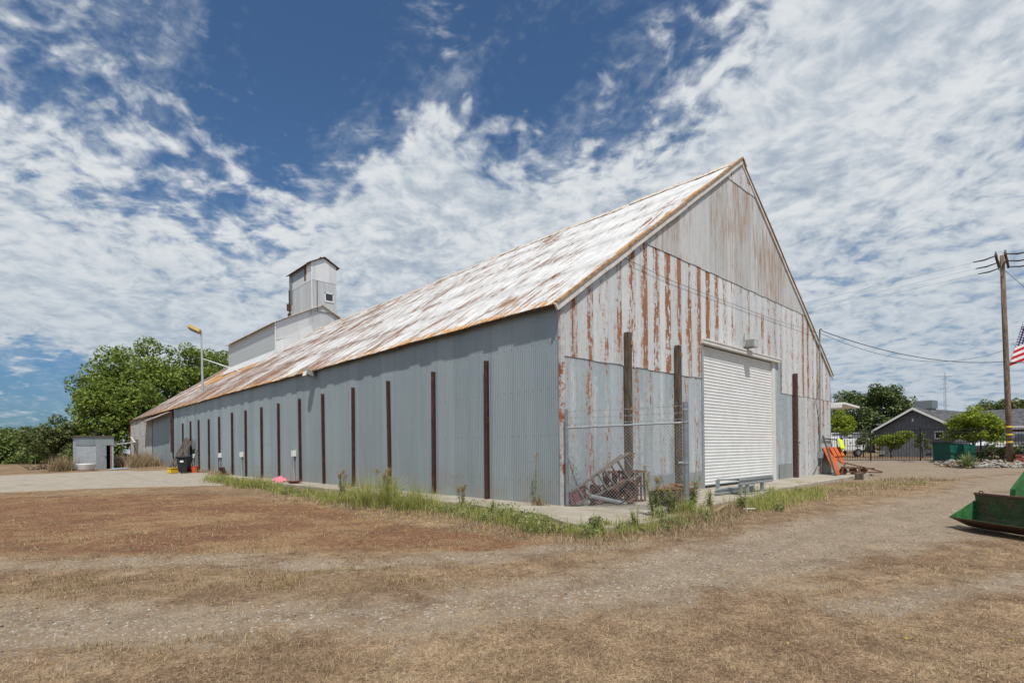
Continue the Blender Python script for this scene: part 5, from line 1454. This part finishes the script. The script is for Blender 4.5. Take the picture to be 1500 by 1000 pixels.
def sagwire(name, a, c, sag, r, label, mat='wire', n_=24, group=None):
    a = np.array(a, float); c = np.array(c, float)
    pts_ = [a + (c - a)*t - np.array([0, 0, sag*4*t*(1-t)]) for t in np.linspace(0, 1, n_)]
    b_ = MB(); b_.tube(pts_, r, 5); return tag(b_.build(name, M[mat]), label, 'wire', group)
names_l = ['thin power line running left from the near end of the crossarm', 'thin power line running left from the middle of the crossarm', 'thin power line running left from the far end of the crossarm']
i_l = i_r = 0
for s, e in arms:
    if s > 0:
        sagwire('power_line', e, e + pr*75 + np.array([0, 0, -.6]), 1.2, .005, names_l[i_l], group='power lines from the pole'); i_l += 1
    else:
        sagwire('power_line', e, e - pr*60 + np.array([0, 0, -.3]), .9, .006, ['thin power line running right from the near end of the crossarm', 'thin power line running right from the middle of the crossarm', 'thin power line running right from the far end of the crossarm'][i_r], group='power lines from the pole'); i_r += 1
sagwire('guy_wire', upt(11.7), (33.9, -14, 0), .1, .02, 'slanting guy wire from the pole top down to the right', 'galvdark')
mast = (18.3, -.26, 6.8)
sagwire('service_cable', mast, upt(6.2), .55, .018, 'dark service cable from barn mast to utility pole, lower of two at the pole')
sagwire('service_cable', (18.36, -.2, 6.7), upt(6.9) , 1.0, .010, 'thin sagging service cable reaching the utility pole, higher of two')
sagwire('service_cable', upt(6.15), (40, -22, 6.6), .5, .024, 'dark cable leaving the utility pole to the right past the flag')

FO = upt(5.6)
fg = empty('flag', tuple(FO), 'american flag on an angled staff fixed to the utility pole', 'flag')
RV = np.array([.7289, -.6845, 0]); FV = np.array([.6846, .7290, 0]); SV = RV*.85 + np.array([0, 0, 2.75]) - FV*.1
b = MB(); b.tube([RV*.02, SV*1.05], [.02, .014], 8); b.build('staff', M['steelpole'], fg)
b = MB(); b.tube([RV*-.02, RV*.16 + np.array([0, 0, .12])], .035, 8); b.build('bracket', M['galvdark'], fg)
m = Mat('flag_cloth'); uvs = m.uv(); uu_, vv_, _ = m.sep(uvs)
stripe = (vv_ * 6.5).fract().ss(.49, .51)
colr = m.mix(stripe, (0.50, 0.025, 0.045), (0.74, 0.73, 0.72))
cant = uu_.ss(.455, .45) * vv_.ss(.455, .465)
su = (uu_ * 15.0); sv_ = (1 - vv_) * 16.7
star = ((su.fract() - .5) * (su.fract() - .5) + (sv_.fract() - .5) * (sv_.fract() - .5)).ss(.09, .06)
canc = m.mix(star, (0.03, 0.035, 0.13), (0.72, 0.72, 0.72))
m.set(m.mix(cant, colr, canc), .8, 0, .15)
NU, NV = 26, 18
P = []; uvl = []
for i in range(NU):
    for j in range(NV):
        u_, v_ = i/(NU-1), j/(NV-1)
        q = SV*(.10 + .88*v_) + (RV*2.1 - FV*1.6 + np.array([0, 0, 1.35]))*u_ + np.array([0, 0, -.9])*u_*u_ + (FV*.12 + RV*.05)*sin(u_*8 + v_*1.5)*min(1, u_*4)
        P.append(q); uvl.append((u_, v_))
b = MB(); Fs = [(i*NV+j, (i+1)*NV+j, (i+1)*NV+j+1, i*NV+j+1) for i in range(NU-1) for j in range(NV-1)]
b.add(P, Fs); o = b.build('flag_cloth', m.mat, fg, smooth=True, fix=False)
ul = o.data.uv_layers.new(name='UVMap')
for poly in o.data.polygons:
    for li in poly.loop_indices: ul.data[li].uv = uvl[o.data.loops[li].vertex_index]

an = empty('antenna_mast', (79.3, 3.6, .25), 'thin lattice antenna mast rising behind the house', 'antenna')
b = MB()
for k in range(3):
    a = 2*pi*k/3; b.tube([(.16*cos(a), .16*sin(a), 0), (.12*cos(a), .12*sin(a), 9.3)], .016, 4)
for k in range(26):
    z = .35*k; a0 = 2*pi*(k % 3)/3; a1 = 2*pi*((k+1) % 3)/3
    b.bar((.15*cos(a0), .15*sin(a0), z), (.15*cos(a1), .15*sin(a1), z + .35), .014)
b.build('lattice', M['galvdark'], an)
b = MB(); b.tube([(0, 0, 9.2), (0, 0, 10.4)], .03, 6); b.bar((-.7, .65, 9.9), (.7, -.65, 9.9), .03)
for k in range(5):
    t = -.8 + .4*k; b.bar((t*.8 - .3, -t*.8 - .3, 9.9), (t*.8 + .3, -t*.8 + .3, 9.9), .02)
b.build('aerial', M['galvdark'], an)
sp = empty('standpipe', (33.15, -6.12, -.02), 'brick red standpipe with side outlet beside the utility pole', 'standpipe')
b = MB(); b.bx(-.13, .13, -.13, .13, 0, .62); b.bx(-.16, .16, -.16, .16, .62, .72); b.build('post', M['brick'], sp, bevel=.01)
b = MB(); b.tube([(.05, -.12, .42), (.3, -.5, .40), (.42, -.75, .36)], .09, 10); b.build('outlet', M['brick'], sp)

# ------------------------------------------------------------------ loose ground cover: litter, pebbles, tufts, weeds
def polar(n, r0, r1, seed, a=1.15, power=1.0):
    g = np.random.default_rng(seed)
    t = g.random(n)
    r = r0 * (r1 / r0) ** t
    an_ = YAW + g.uniform(-a, a, n)
    return CAM[0] + r*np.cos(an_), CAM[1] + r*np.sin(an_), r, g
def on_slab(x, y):
    return inpoly(x, y, top)
x, y, r, g = polar(150000, 2.6, 26, 101)
gv, rd, pdm, gn = covers(x, y)
patch = .5 + .5*np.sin(x*1.7 + 1.1*np.sin(y*1.3))*np.sin(y*1.9 + np.sin(x*.9))
keep = (g.random(len(x)) < np.clip((1 - gv*.93), 0, 1) * (.35 + .65*patch)) & ~on_slab(x, y) & (x < 40) & ((x < -0.3) | (y < -.3)) & (pdm < .4)
x, y, r = x[keep], y[keep], r[keep]; n_ = len(x)
z = ground_z(x, y) + bumps(x, y)
an_ = g.uniform(0, 2*pi, n_); L_ = g.uniform(.012, .06, n_) * np.clip(r/6, .8, 1.2); wd_ = g.uniform(.0009, .0022, n_) * np.clip(r/4, 1, 3)
tilt = np.abs(g.normal(0, .35, n_))
dx, dy = np.cos(an_)*np.cos(tilt), np.sin(an_)*np.cos(tilt); dz = np.sin(tilt)
P0 = np.stack([x, y, z + .004], 1); D = np.stack([dx, dy, dz], 1); S = np.stack([-np.sin(an_), np.cos(an_), 0*x], 1)
Vv = np.stack([P0 - S*wd_[:, None], P0 + S*wd_[:, None], P0 + D*L_[:, None]], 1).reshape(-1, 3)
tag(np_mesh('dry_grass_litter', Vv, np.arange(n_*3).reshape(-1, 3), M['litter']), 'dry straw and dead grass lying over the yard', kind='stuff')

# pebbles
x, y, r, g = polar(26000, 2.6, 18, 102)
gv, rd, pdm, gn = covers(x, y)
keep = (g.random(len(x)) < gv*.9 + .07) & ~on_slab(x, y) & ((x < -.5) | (y < -.5))
x, y, r = x[keep], y[keep], r[keep]; n_ = len(x)
octv = np.array([[1,0,0],[0,1,0],[-1,0,0],[0,-1,0],[0,0,1],[0,0,-.5]])
octf = np.array([[0,1,4],[1,2,4],[2,3,4],[3,0,4],[1,0,5],[2,1,5],[3,2,5],[0,3,5]])
s_ = .003 + .009*g.random(n_)**4 * np.clip(r/5, .7, 1.5) + .0022*np.clip(r/5, 0, 2)
jv = octv[None]*(1 + g.normal(0, .25, (n_, 6, 3)))*s_[:, None, None]
a_ = g.uniform(0, 6.28, n_); ca, sa = np.cos(a_), np.sin(a_)
jx = jv[..., 0]*ca[:, None] - jv[..., 1]*sa[:, None]; jy = jv[..., 0]*sa[:, None] + jv[..., 1]*ca[:, None]
Vv = np.stack([jx + x[:, None], jy + y[:, None], jv[..., 2]*.5 + (ground_z(x, y) + bumps(x, y) + s_*.15)[:, None]], -1).reshape(-1, 3)
Ff = (octf[None] + 6*np.arange(n_)[:, None, None]).reshape(-1, 3)
tag(np_mesh('gravel', Vv, Ff, M['pebble']), 'loose stones on the gravel tracks', kind='stuff')

def blades(px, py, pz, h, w, lean, seed, segs=3):
    """upright curved grass blades at the given points"""
    g = np.random.default_rng(seed); n_ = len(px)
    a_ = g.uniform(0, 2*pi, n_); D = np.stack([np.cos(a_), np.sin(a_), 0*a_], 1); S = np.stack([-np.sin(a_ + g.normal(0, .5, n_)), np.cos(a_), 0*a_], 1)
    le = lean*g.random(n_)
    out = []
    for k in range(segs + 1):
        t = k/segs
        q = np.stack([px, py, pz], 1) + D*(h*le*(t**1.7))[:, None] + np.array([0, 0, 1])*(h*(t - .35*le*t*t))[:, None]
        ww = (w*(1 - t)**.6*(1 if k < segs else 0) + .0003)
        out += [q - S*ww[:, None], q + S*ww[:, None]]
    Vv = np.stack(out, 1).reshape(-1, 3); m_ = 2*(segs+1)
    F1 = np.array([(2*k, 2*k+1, 2*k+3, 2*k+2) for k in range(segs)])
    return Vv, (F1[None] + m_*np.arange(n_)[:, None, None]).reshape(-1, 4)
def clumps_along(line, n_clump, jitter, per, rad, seed):
    g = np.random.default_rng(seed); line = np.array(line, float)
    seg = np.linalg.norm(np.diff(line, axis=0), axis=1); cum = np.concatenate([[0], np.cumsum(seg)])
    X, Y, T = [], [], []
    for i in range(n_clump):
        s_ = g.random()*cum[-1]; k = min(np.searchsorted(cum, s_, 'right') - 1, len(seg) - 1)
        q = line[k] + (line[k+1]-line[k])*((s_-cum[k])/seg[k]) + g.normal(0, jitter, 2)
        m_ = int(per*g.uniform(.4, 1.4)); rr_ = rad*g.uniform(.5, 1.3)
        X.append(q[0] + g.normal(0, rr_, m_)); Y.append(q[1] + g.normal(0, rr_, m_)); T.append(np.full(m_, g.uniform(.4, 1.25)))
    return np.concatenate(X), np.concatenate(Y), np.concatenate(T), g
def join(parts, name, mat, label):
    V_, F_, o = [], [], 0
    for a, b_ in parts:
        V_.append(a); F_.append(b_ + o); o += len(a)
    return tag(np_mesh(name, np.concatenate(V_), np.concatenate(F_), mat), label, kind='stuff')
def zat(x, y): return np.where(on_slab(x, y), 0.0, ground_z(x, y) + bumps(x, y))

# low dry tufts between the tracks
parts = []
for sd, (line, nc, per, h, jit) in enumerate([
        ([(-9.6, 0.2), (-8.8, -.6), (-7.8, -1.6), (-7.2, -2.2), (-6.5, -2.5), (-5.6, -3.0)], 34, 90, .05, .16),
        ([(-12, .8), (-9.8, -.7), (-9.1, -1.1), (-8.9, -1.6), (-8.4, -2.0), (-8.1, -2.2), (-7.6, -2.8), (-7.2, -3.1), (-6.2, -3.5)], 42, 100, .055, .14),
        ([(-9.3, -3.5), (-8.7, -3.8), (-8.3, -4.2)], 9, 80, .045, .16)]):
    X, Y, T, g = clumps_along(line, nc, jit, per, .10, 200 + sd)
    parts.append(blades(X, Y, ground_z(X, Y) + bumps(X, Y), h*T*g.uniform(.6, 1.2, len(X)), np.full(len(X), .0022), .8, 210 + sd))
# scattered dry tufts on the whole yard
x, y, r, g = polar(5200, 2.6, 22, 103); gv, rd, pdm, gn = covers(x, y)
k = (g.random(len(x)) < (1 - gv)*.5) & ~on_slab(x, y) & (x < 25) & ((x < -1) | (y < -1)) & (pdm < .3)
x, y, r = x[k], y[k], r[k]
X = (x[:, None] + g.normal(0, .05, (len(x), 9))).ravel(); Y = (y[:, None] + g.normal(0, .05, (len(x), 9))).ravel(); RR = np.repeat(r, 9)
parts.append(blades(X, Y, ground_z(X, Y) + bumps(X, Y), g.uniform(.02, .065, len(X)), .0015*np.clip(RR/4, 1, 4), 1.1, 215, 2))
join(parts, 'dry_grass', M['tuft'], 'short dry olive tufts of grass between the gravel tracks')

# green weeds along the slab, by the fence and beside the apron
GS = [(-1.9, 23.3), (-2.2, 14.2), (-2.6, 6.3), (-2.35, 2.8), (-2.0, 1.3), (-2.2, -.6), (-2.7, -2.2), (-2.4, -3.2)]
parts = []; straw_parts = []
specs = [(GS, 190, .26, 46, .30, .13, 1.0), ([(-2.5, 6.6), (-2.45, 3.9), (-2.3, 2.6)], 17, .2, 120, .85, .13, 1.0), ([(-2.5, 7.4), (-2.45, 3.9), (-2.2, 2.2)], 40, .24, 50, .5, .13, 1.0), ([(-2.0, 22), (-2.2, 13)], 34, .25, 60, .5, .2, .8), ([(-2.2, 1.3), (-2.35, -.6), (-2.7, -2.2)], 40, .2, 70, .32, .15, .6),
         ([(-2.7, -2.6), (-1.5, -3.25), (-.3, -3.3), (.9, -3.25)], 55, .14, 60, .22, .12, 1.0), ([(.6, -3.05), (.85, -3.1)], 8, .12, 160, .42, .14, 1.0),
         ([(3.0, -3.3), (4.4, -3.2), (6.3, -3.0), (8.6, -2.7)], 75, .28, 75, .28, .22, 1.0), ([(9.5, -2.6), (13, -3.2), (17, -3.8)], 40, .5, 40, .12, .25, 1.0)]
for sd, (line, nc, jit, per, h, rad, fr) in enumerate(specs):
    X, Y, T, g = clumps_along(line, nc, jit, per, rad, 300 + sd)
    ok = ~((X > -.25) & (Y > -.3)); X, Y, T = X[ok], Y[ok], T[ok]
    hh = h*T*g.uniform(.35, 1.25, len(X))
    dist = np.hypot(X - CAM[0], Y - CAM[1])
    parts.append(blades(X, Y, zat(X, Y), hh, .0035*np.clip(dist/9, 1, 2.4)*g.uniform(.6, 1.3, len(X)), 1.25, 320 + sd))
    md = g.random(len(X)) < .22
    straw_parts.append(blades(X[md] + g.normal(0, .05, md.sum()), Y[md], zat(X[md], Y[md]), hh[md]*.9, .003*np.clip(dist[md]/9, 1, 2.4), 1.5, 360 + sd))
    m_ = g.random(len(X)) < .45
    Xs, Ys = X[m_] + g.normal(0, .3, m_.sum()), Y[m_] + g.normal(0, .3, m_.sum())
    ok = ~on_slab(Xs, Ys) & ~((Xs > -.25) & (Ys > -.3)); Xs, Ys = Xs[ok], Ys[ok]
    straw_parts.append(blades(Xs, Ys, zat(Xs, Ys), g.uniform(.05, .2, len(Xs)), np.full(len(Xs), .005), 1.3, 340 + sd))
bl = []
for sd, (line, nc, jit, h) in enumerate([(GS, 150, .2, .24), ([(-2.7, -2.6), (-1.5, -3.25), (-.3, -3.3), (.9, -3.25)], 46, .15, .18), ([(3.0, -3.3), (4.4, -3.2), (6.3, -3.0), (8.6, -2.7)], 60, .3, .2), ([(-2.2, 1.3), (-2.35, -.6), (-2.7, -2.2)], 40, .2, .3)]):
    X, Y, T, g = clumps_along(line, nc, jit, 1, .05, 380 + sd)
    Z = zat(X, Y)
    bl += [(np.array([a, b_, c + h*.45*t]), h*.7*t, 1) for a, b_, c, t in zip(X, Y, Z, T) if not (a > -.3 and b_ > -.3)]
V_, F_ = leaf_cloud(bl, 170, .05, .15, 390, 1.1)
V_[:, 2] = np.maximum(V_[:, 2], -.13)
tag(np_mesh('leafy_weeds', V_, F_, M['weedleaf']), 'broad leaved weeds mixed into the green strip along the apron', kind='stuff')
join(parts, 'green_weeds', M['blade'], 'green weeds growing along the edge of the concrete apron')
# dry straw mats and clumps
for sd, (line, nc, jit, per, h, rad) in enumerate([
        ([(-3.0, 8), (-2.9, 3.5), (-2.6, 1.3), (-3.0, -1.5), (-3.2, -3.4), (-1.0, -3.7), (1.2, -3.6), (2.6, -3.3)], 150, .25, 60, .12, .2),
        ([(-.5, -3.35), (.5, -3.4), (1.8, -3.2), (3.0, -3.0)], 40, .15, 90, .25, .14),
        ([(9.0, -3.2), (13, -3.6), (17, -3.4), (19, -4.6)], 70, .5, 60, .12, .35),
        ([(-3.2, 43.4), (-2.0, 44.5), (-.7, 47.5)], 30, .4, 110, 1.25, .35), ([(-7.2, 40.6), (-6.6, 41.6)], 9, .25, 110, 1.1, .3),
        ([(-.9, 45), (-.7, 52)], 26, .25, 80, .55, .3), ([(-.5, 26), (-.5, 31.5)], 16, .2, 60, .35, .2),
        ([(-.35, .4), (-.2, .7)], 6, .1, 60, .28, .1), ([(-.5, 8.6), (-.4, 12)], 6, .1, 50, .22, .1)]):
    X, Y, T, g = clumps_along(line, nc, jit, per, rad, 400 + sd)
    ok = ~((X > -.12) & (Y > -.25) & (Y < 41)); X, Y, T = X[ok], Y[ok], T[ok]
    dist = np.hypot(X - CAM[0], Y - CAM[1])
    straw_parts.append(blades(X, Y, zat(X, Y), h*T*g.uniform(.4, 1.2, len(X)), .003*np.clip(dist/8, 1, 4), 1.0, 420 + sd))
x, y, r, g = polar(900, 2.6, 13, 106); gv, rd, pdm, gn = covers(x, y)
k = (g.random(len(x)) < (1 - gv)*.8 + .04) & ~on_slab(x, y) & ((x < -1) | (y < -3.2)); x, y, r = x[k], y[k], r[k]
nb = 34; rad = g.uniform(.04, .17, len(x))
X = (x[:, None] + g.normal(0, 1, (len(x), nb))*rad[:, None]).ravel(); Y = (y[:, None] + g.normal(0, 1, (len(x), nb))*rad[:, None]).ravel(); RR = np.repeat(r, nb)
straw_parts.append(blades(X, Y, zat(X, Y), g.uniform(.025, .085, len(X)), .0012*np.clip(RR/4, .8, 2.5), 2.0, 470, 2))
join(straw_parts, 'straw_grass', M['strawblade'], 'pale dead grass around the weeds and the barn foot')
# reddish dry carpet of very short growth in the left patch
x, y, r, g = polar(60000, 8, 34, 104); gv, rd, pdm, gn = covers(x, y)
k = (g.random(len(x)) < rd*.9) & ~on_slab(x, y); x, y, r = x[k], y[k], r[k]
V_, F_ = blades(x, y, ground_z(x, y) + bumps(x, y), g.uniform(.015, .055, len(x)), .0022*np.clip(r/8, 1, 3), 1.4, 510, 1)
m = Mat('red_brown_dead_weeds'); rI = m.island()
M['redblade'] = m.set(m.ramp(rI, [(0, (0.085, 0.042, 0.025)), (.5, (0.21, 0.11, 0.062)), (.85, (0.34, 0.215, 0.12)), (1, (0.29, 0.25, 0.09))]), .9, 0, .1)
tag(np_mesh('dead_weed_carpet', V_, F_, M['redblade']), 'reddish brown carpet of dead weeds left of the gravel', kind='stuff')
# yellow flower heads
g = np.random.default_rng(77); X, Y = [], []
for line, n_, jx in [([(-3.3, 8), (-3.6, 4), (-3.4, 1), (-3.2, -1.8)], 330, .75), ([(-5, 14), (-10, 18)], 130, .9), ([(-2.9, -2.9), (-1, -3.5), (1.5, -3.4)], 80, .22), ([(1.4, -3.3), (2.4, -3.0)], 110, .12), ([(-6, -7), (1, -8)], 14, .9)]:
    line = np.array(line, float)
    for i in range(n_):
        k = g.integers(len(line)-1); q = line[k] + (line[k+1]-line[k])*g.random() + g.normal(0, jx, 2)
        X.append(q[0]); Y.append(q[1])
X, Y = np.array(X), np.array(Y); ok = ~on_slab(X, Y); X, Y = X[ok], Y[ok]; n_ = len(X)
z = zat(X, Y) + g.uniform(.03, .12, n_)
s_ = g.uniform(.008, .016, n_)*np.clip(np.hypot(X-CAM[0], Y-CAM[1])/9, .8, 1.8)
ang_ = np.linspace(0, 2*pi, 7)[:-1]
hexv = np.stack([np.stack([X + s_*cos(a), Y + s_*sin(a), z + g.normal(0, .004, n_)], 1) for a in ang_], 1).reshape(-1, 3)
tag(np_mesh('yellow_wildflowers', hexv, np.arange(n_*6).reshape(-1, 6), M['flower']), 'small yellow wildflower heads in the dry grass', kind='stuff')

# tall single weeds
def tall_weed(loc, h, label, seed, nstem=1, seedhead=True, dry_base=False, leafsz=.11, bushy=1.0):
    root = empty('tall_weed', loc, label, 'weed', 'tall weeds by the barn corner')
    g = np.random.default_rng(seed)
    Vv, Ff = [], []; b_ = MB(); hd = []
    for s_ in range(nstem):
        a = g.uniform(0, 6.28); le = g.uniform(.02, .28)*(nstem > 1) + .02
        H_ = h*g.uniform(.7, 1.0) if nstem > 1 else h
        d = np.array([cos(a)*le, sin(a)*le, 1.0])
        p0 = np.array([cos(a), sin(a), 0])*.03*(nstem > 1)
        b_.tube([p0, p0 + d*H_*.5, p0 + d*H_ + [.02, .01, 0]], [.011, .008, .003], 5)
        nl = int(80*H_*bushy)
        for i in range(nl):
            t = g.uniform(.05, .95); q = p0 + d*H_*t
            a2 = g.uniform(0, 6.28); L = leafsz*(1.15 - t*.7)*g.uniform(.6, 1.3)
            o_ = np.array([cos(a2), sin(a2), g.uniform(.0, .7)]); o_ /= np.linalg.norm(o_)
            sd_ = np.array([-sin(a2), cos(a2), 0])*L*.16
            k_ = len(Vv); Vv += [q, q + o_*L*.5 + sd_, q + o_*L + [0, 0, -.12*L], q + o_*L*.5 - sd_]
            Ff.append((k_, k_+1, k_+2, k_+3))
        if seedhead:
            hd = []
            for i in range(26):
                q = p0 + d*H_*g.uniform(.86, 1.0); a2 = g.uniform(0, 6.28)
                o_ = np.array([cos(a2)*.5, sin(a2)*.5, g.uniform(.3, 1)])*.11
                k_ = len(hd); hd += [q, q + o_ + [.008, 0, 0], q + o_*1.08, q + o_ - [.008, 0, 0]]
            np_mesh('seed_head', np.array(hd), np.arange(len(hd)).reshape(-1, 4), M['strawblade'], root)
    b_.build('stem', M['blade'], root)
    np_mesh('leaves', np.array(Vv), np.array(Ff), M['weedleaf'], root)
    return root
tall_weed((-.28, .62, 0), 1.22, 'single tall dry topped weed against the grey side wall near the corner', 801)
tall_weed((-.15, -2.65, -.02), 1.0, 'bushy tall weed in front of the chain link fence before the scrap heap', 802, 7, True)
tall_weed((.35, -2.75, -.02), .78, 'green leafy weed beside the tall bushy weed at the chain link fence', 803, 8, False)
tall_weed((1.55, -2.55, -.02), .85, 'upright leafy weed just right of the thick fence post', 804, 7, False, leafsz=.15)
tall_weed((2.05, -2.75, -.02), .5, 'low leafy weed between the fence post and the guard rails', 805, 5, False, leafsz=.13)
tall_weed((2.55, -3.3, -.1), .62, 'grey green weed in front of the guard rail legs', 806, 5, False, leafsz=.12)
tall_weed((-2.35, -2.85, -.1), .42, 'small grey weed at the outer corner of the apron', 807, 5, False)
tall_weed((-1.55, -3.15, -.1), .45, 'small pale weed on the apron edge below the junk heap', 808, 6, False)
tall_weed((-2.05, .2, -.08), .42, 'small weed growing beside the slab left of the barn corner', 809, 6, False)
tall_weed((-1.75, 1.7, -.08), .55, 'feathery weed beside the slab in front of the first steel post', 810, 6, True)
tall_weed((-2.2, 4.6, -.08), .95, 'tall grassy weed with seed heads before the second and third steel posts', 811, 8, True)
tall_weed((-2.3, 7.0, -.08), .85, 'tall seedy weed left of the greenest clump along the slab', 812, 7, True)

# brush pile left of the shed
g = random.Random(15); b = MB()
for i in range(40):
    q = np.array([-7.9 + g.uniform(-.9, .9), 45.5 + g.uniform(-.9, .9), .2])
    d = np.array([g.uniform(-1, 1), g.uniform(-1, 1), g.uniform(.1, .8)])
    b.tube([q, q + d*.6, q + d*1.1 + [0, 0, -.1]], [.03, .02, .01], 5)
tag(b.build('brush_pile', M['bark']), 'brown pile of dead branches left of the block shed', 'brush pile')

# ------------------------------------------------------------------ sky
SUN_EL = radians(60)
sun_dir = np.array([-.58, -.815]); sun_dir /= np.linalg.norm(sun_dir)          # horizontal direction toward the sun
to_sun = Vector((sun_dir[0]*cos(SUN_EL), sun_dir[1]*cos(SUN_EL), sin(SUN_EL)))
world = bpy.data.worlds.new('World'); scene.world = world; world.use_nodes = True
nt = world.node_tree; nt.nodes.clear()
wm = Mat('w', world)
out = nt.nodes.new('ShaderNodeOutputWorld'); bg = nt.nodes.new('ShaderNodeBackground')
nt.links.new(bg.outputs[0], out.inputs[0])
sky = nt.nodes.new('ShaderNodeTexSky'); sky.sky_type = 'NISHITA'; sky.sun_disc = False
sky.sun_elevation = SUN_EL
sky.sun_rotation = math.atan2(sun_dir[0], sun_dir[1])
sky.air_density = 1.0; sky.dust_density = 0.6; sky.ozone_density = 1.6
d = wm.gen()
R3 = np.array([.7289, -.6845, 0]); F3 = np.array([.6846, .7290, 0])
ux = wm.dot(d, tuple(R3)); uf = wm.dot(d, tuple(F3)); uz = wm.sep(d)[2]
def pix(px, py):
    v = F3 + R3*(px - 750)/786 + np.array([0, 0, 1])*(656.8 - py + .0116*(750 - px))/786
    return v / np.linalg.norm(v)
den = uz.max(0.0) + 0.22
P2 = wm.comb(ux / den, uf / den, 0.0)
warp = wm.noise(P2, 3.0, 3, .5, color=True)
P2w = wm.shift(P2, wm.scale(wm.shift(warp, (-.5, -.5, -.5)), (.16, .16, 0)))
big = wm.noise(P2, 1.1, 3, .5)
mid = wm.noise(P2w, 4.2, 5, .55, .1)
cells = wm.noise(P2w, 13.5, 3, .5, .05)
fine = wm.noise(P2w, 32.0, 4, .58, .05)
wisp = wm.noise(wm.comb(ux/den*1.1 + uf/den*.9, (uf/den - ux/den*.6)*.34, 3.0), 3.0, 8, .62, .5)
def lobe(px, py, w_, amt):
    v = pix(px, py); return wm.dot(d, tuple(v)).ss(cos(w_), 1.0) * amt
bias = lobe(900, 0, .32, -.44) + lobe(470, 110, .20, -.24) + lobe(690, -10, .28, -.16) + lobe(210, 90, .40, -.21) + lobe(330, 220, .2, -.05) + lobe(40, 590, .13, -.34) + lobe(130, 570, .08, -.12) + lobe(60, 430, .35, .10) \
     + lobe(1300, 150, .75, .14) + lobe(300, 390, .55, .13) + lobe(760, 330, .5, .15) + lobe(1200, 60, .32, .10) + lobe(60, 260, .35, .05)
cov = mid * .46 + cells * .62 + fine * .28 + big * .15 + wisp * .10 + bias + .035
mask = cov.ss(.67, .96)
thin = (wisp * .9 + fine * .3 + big * .15 + bias * .5).ss(.54, .88) * .55
mask = mask.max(thin)
# cloud shading: bright tops, blue-grey bases, thicker = greyer toward the horizon
thick = (mid * .55 + cells * .60 + fine * .40 + wisp * .15).ss(.66, 1.02)
ccol = wm.mix(thick, (.40, .47, .555), (.725, .755, .78))
ccol = wm.mix(uz.ss(.40, .03) * .6, ccol, (.40, .485, .575))
skyc = wm.mix(1.0, E(wm, sky.outputs[0]), (.058, .078, .094), 'MULTIPLY')
skyc = wm.mix(uz.ss(.30, .0) * .85, skyc, wm.mix(1.0, skyc, (.42, .52, .66), 'MULTIPLY'))
final = wm.mix(mask, skyc, ccol)
nt.links.new(final.k, bg.inputs[0]); bg.inputs[1].default_value = 1.0

sun = bpy.data.lights.new('sun', 'SUN'); sun.energy = 4.2; sun.angle = radians(.6); sun.color = (1.0, .955, .89)
so = bpy.data.objects.new('sun', sun); col.objects.link(so)
so.rotation_euler = to_sun.to_track_quat('Z', 'Y').to_euler()

# ------------------------------------------------------------------ camera
cam = bpy.data.cameras.new('camera'); co = bpy.data.objects.new('camera', cam); col.objects.link(co)
c_, s_ = cos(ROLL), sin(ROLL)
Fw = Vector((cos(YAW), sin(YAW), 0)); Rt = Vector((sin(YAW), -cos(YAW), 0)); Up = Vector((0, 0, 1))
Rr = Rt*c_ + Up*s_; Uu = -Rt*s_ + Up*c_
mw = Matrix(((Rr.x, Uu.x, -Fw.x, CAM[0]), (Rr.y, Uu.y, -Fw.y, CAM[1]), (Rr.z, Uu.z, -Fw.z, CAM[2]), (0, 0, 0, 1)))
co.matrix_world = mw
cam.sensor_width = 36.0; cam.lens = 786.2/1500*36; cam.shift_y = 156.8/1500
cam.clip_start = .05; cam.clip_end = 6000
scene.camera = co
scene.view_settings.view_transform = 'Standard'; scene.view_settings.look = 'None'
scene.view_settings.exposure = 0.0; scene.view_settings.gamma = 1.0
scene.cycles.max_bounces = 6; scene.cycles.transparent_max_bounces = 6
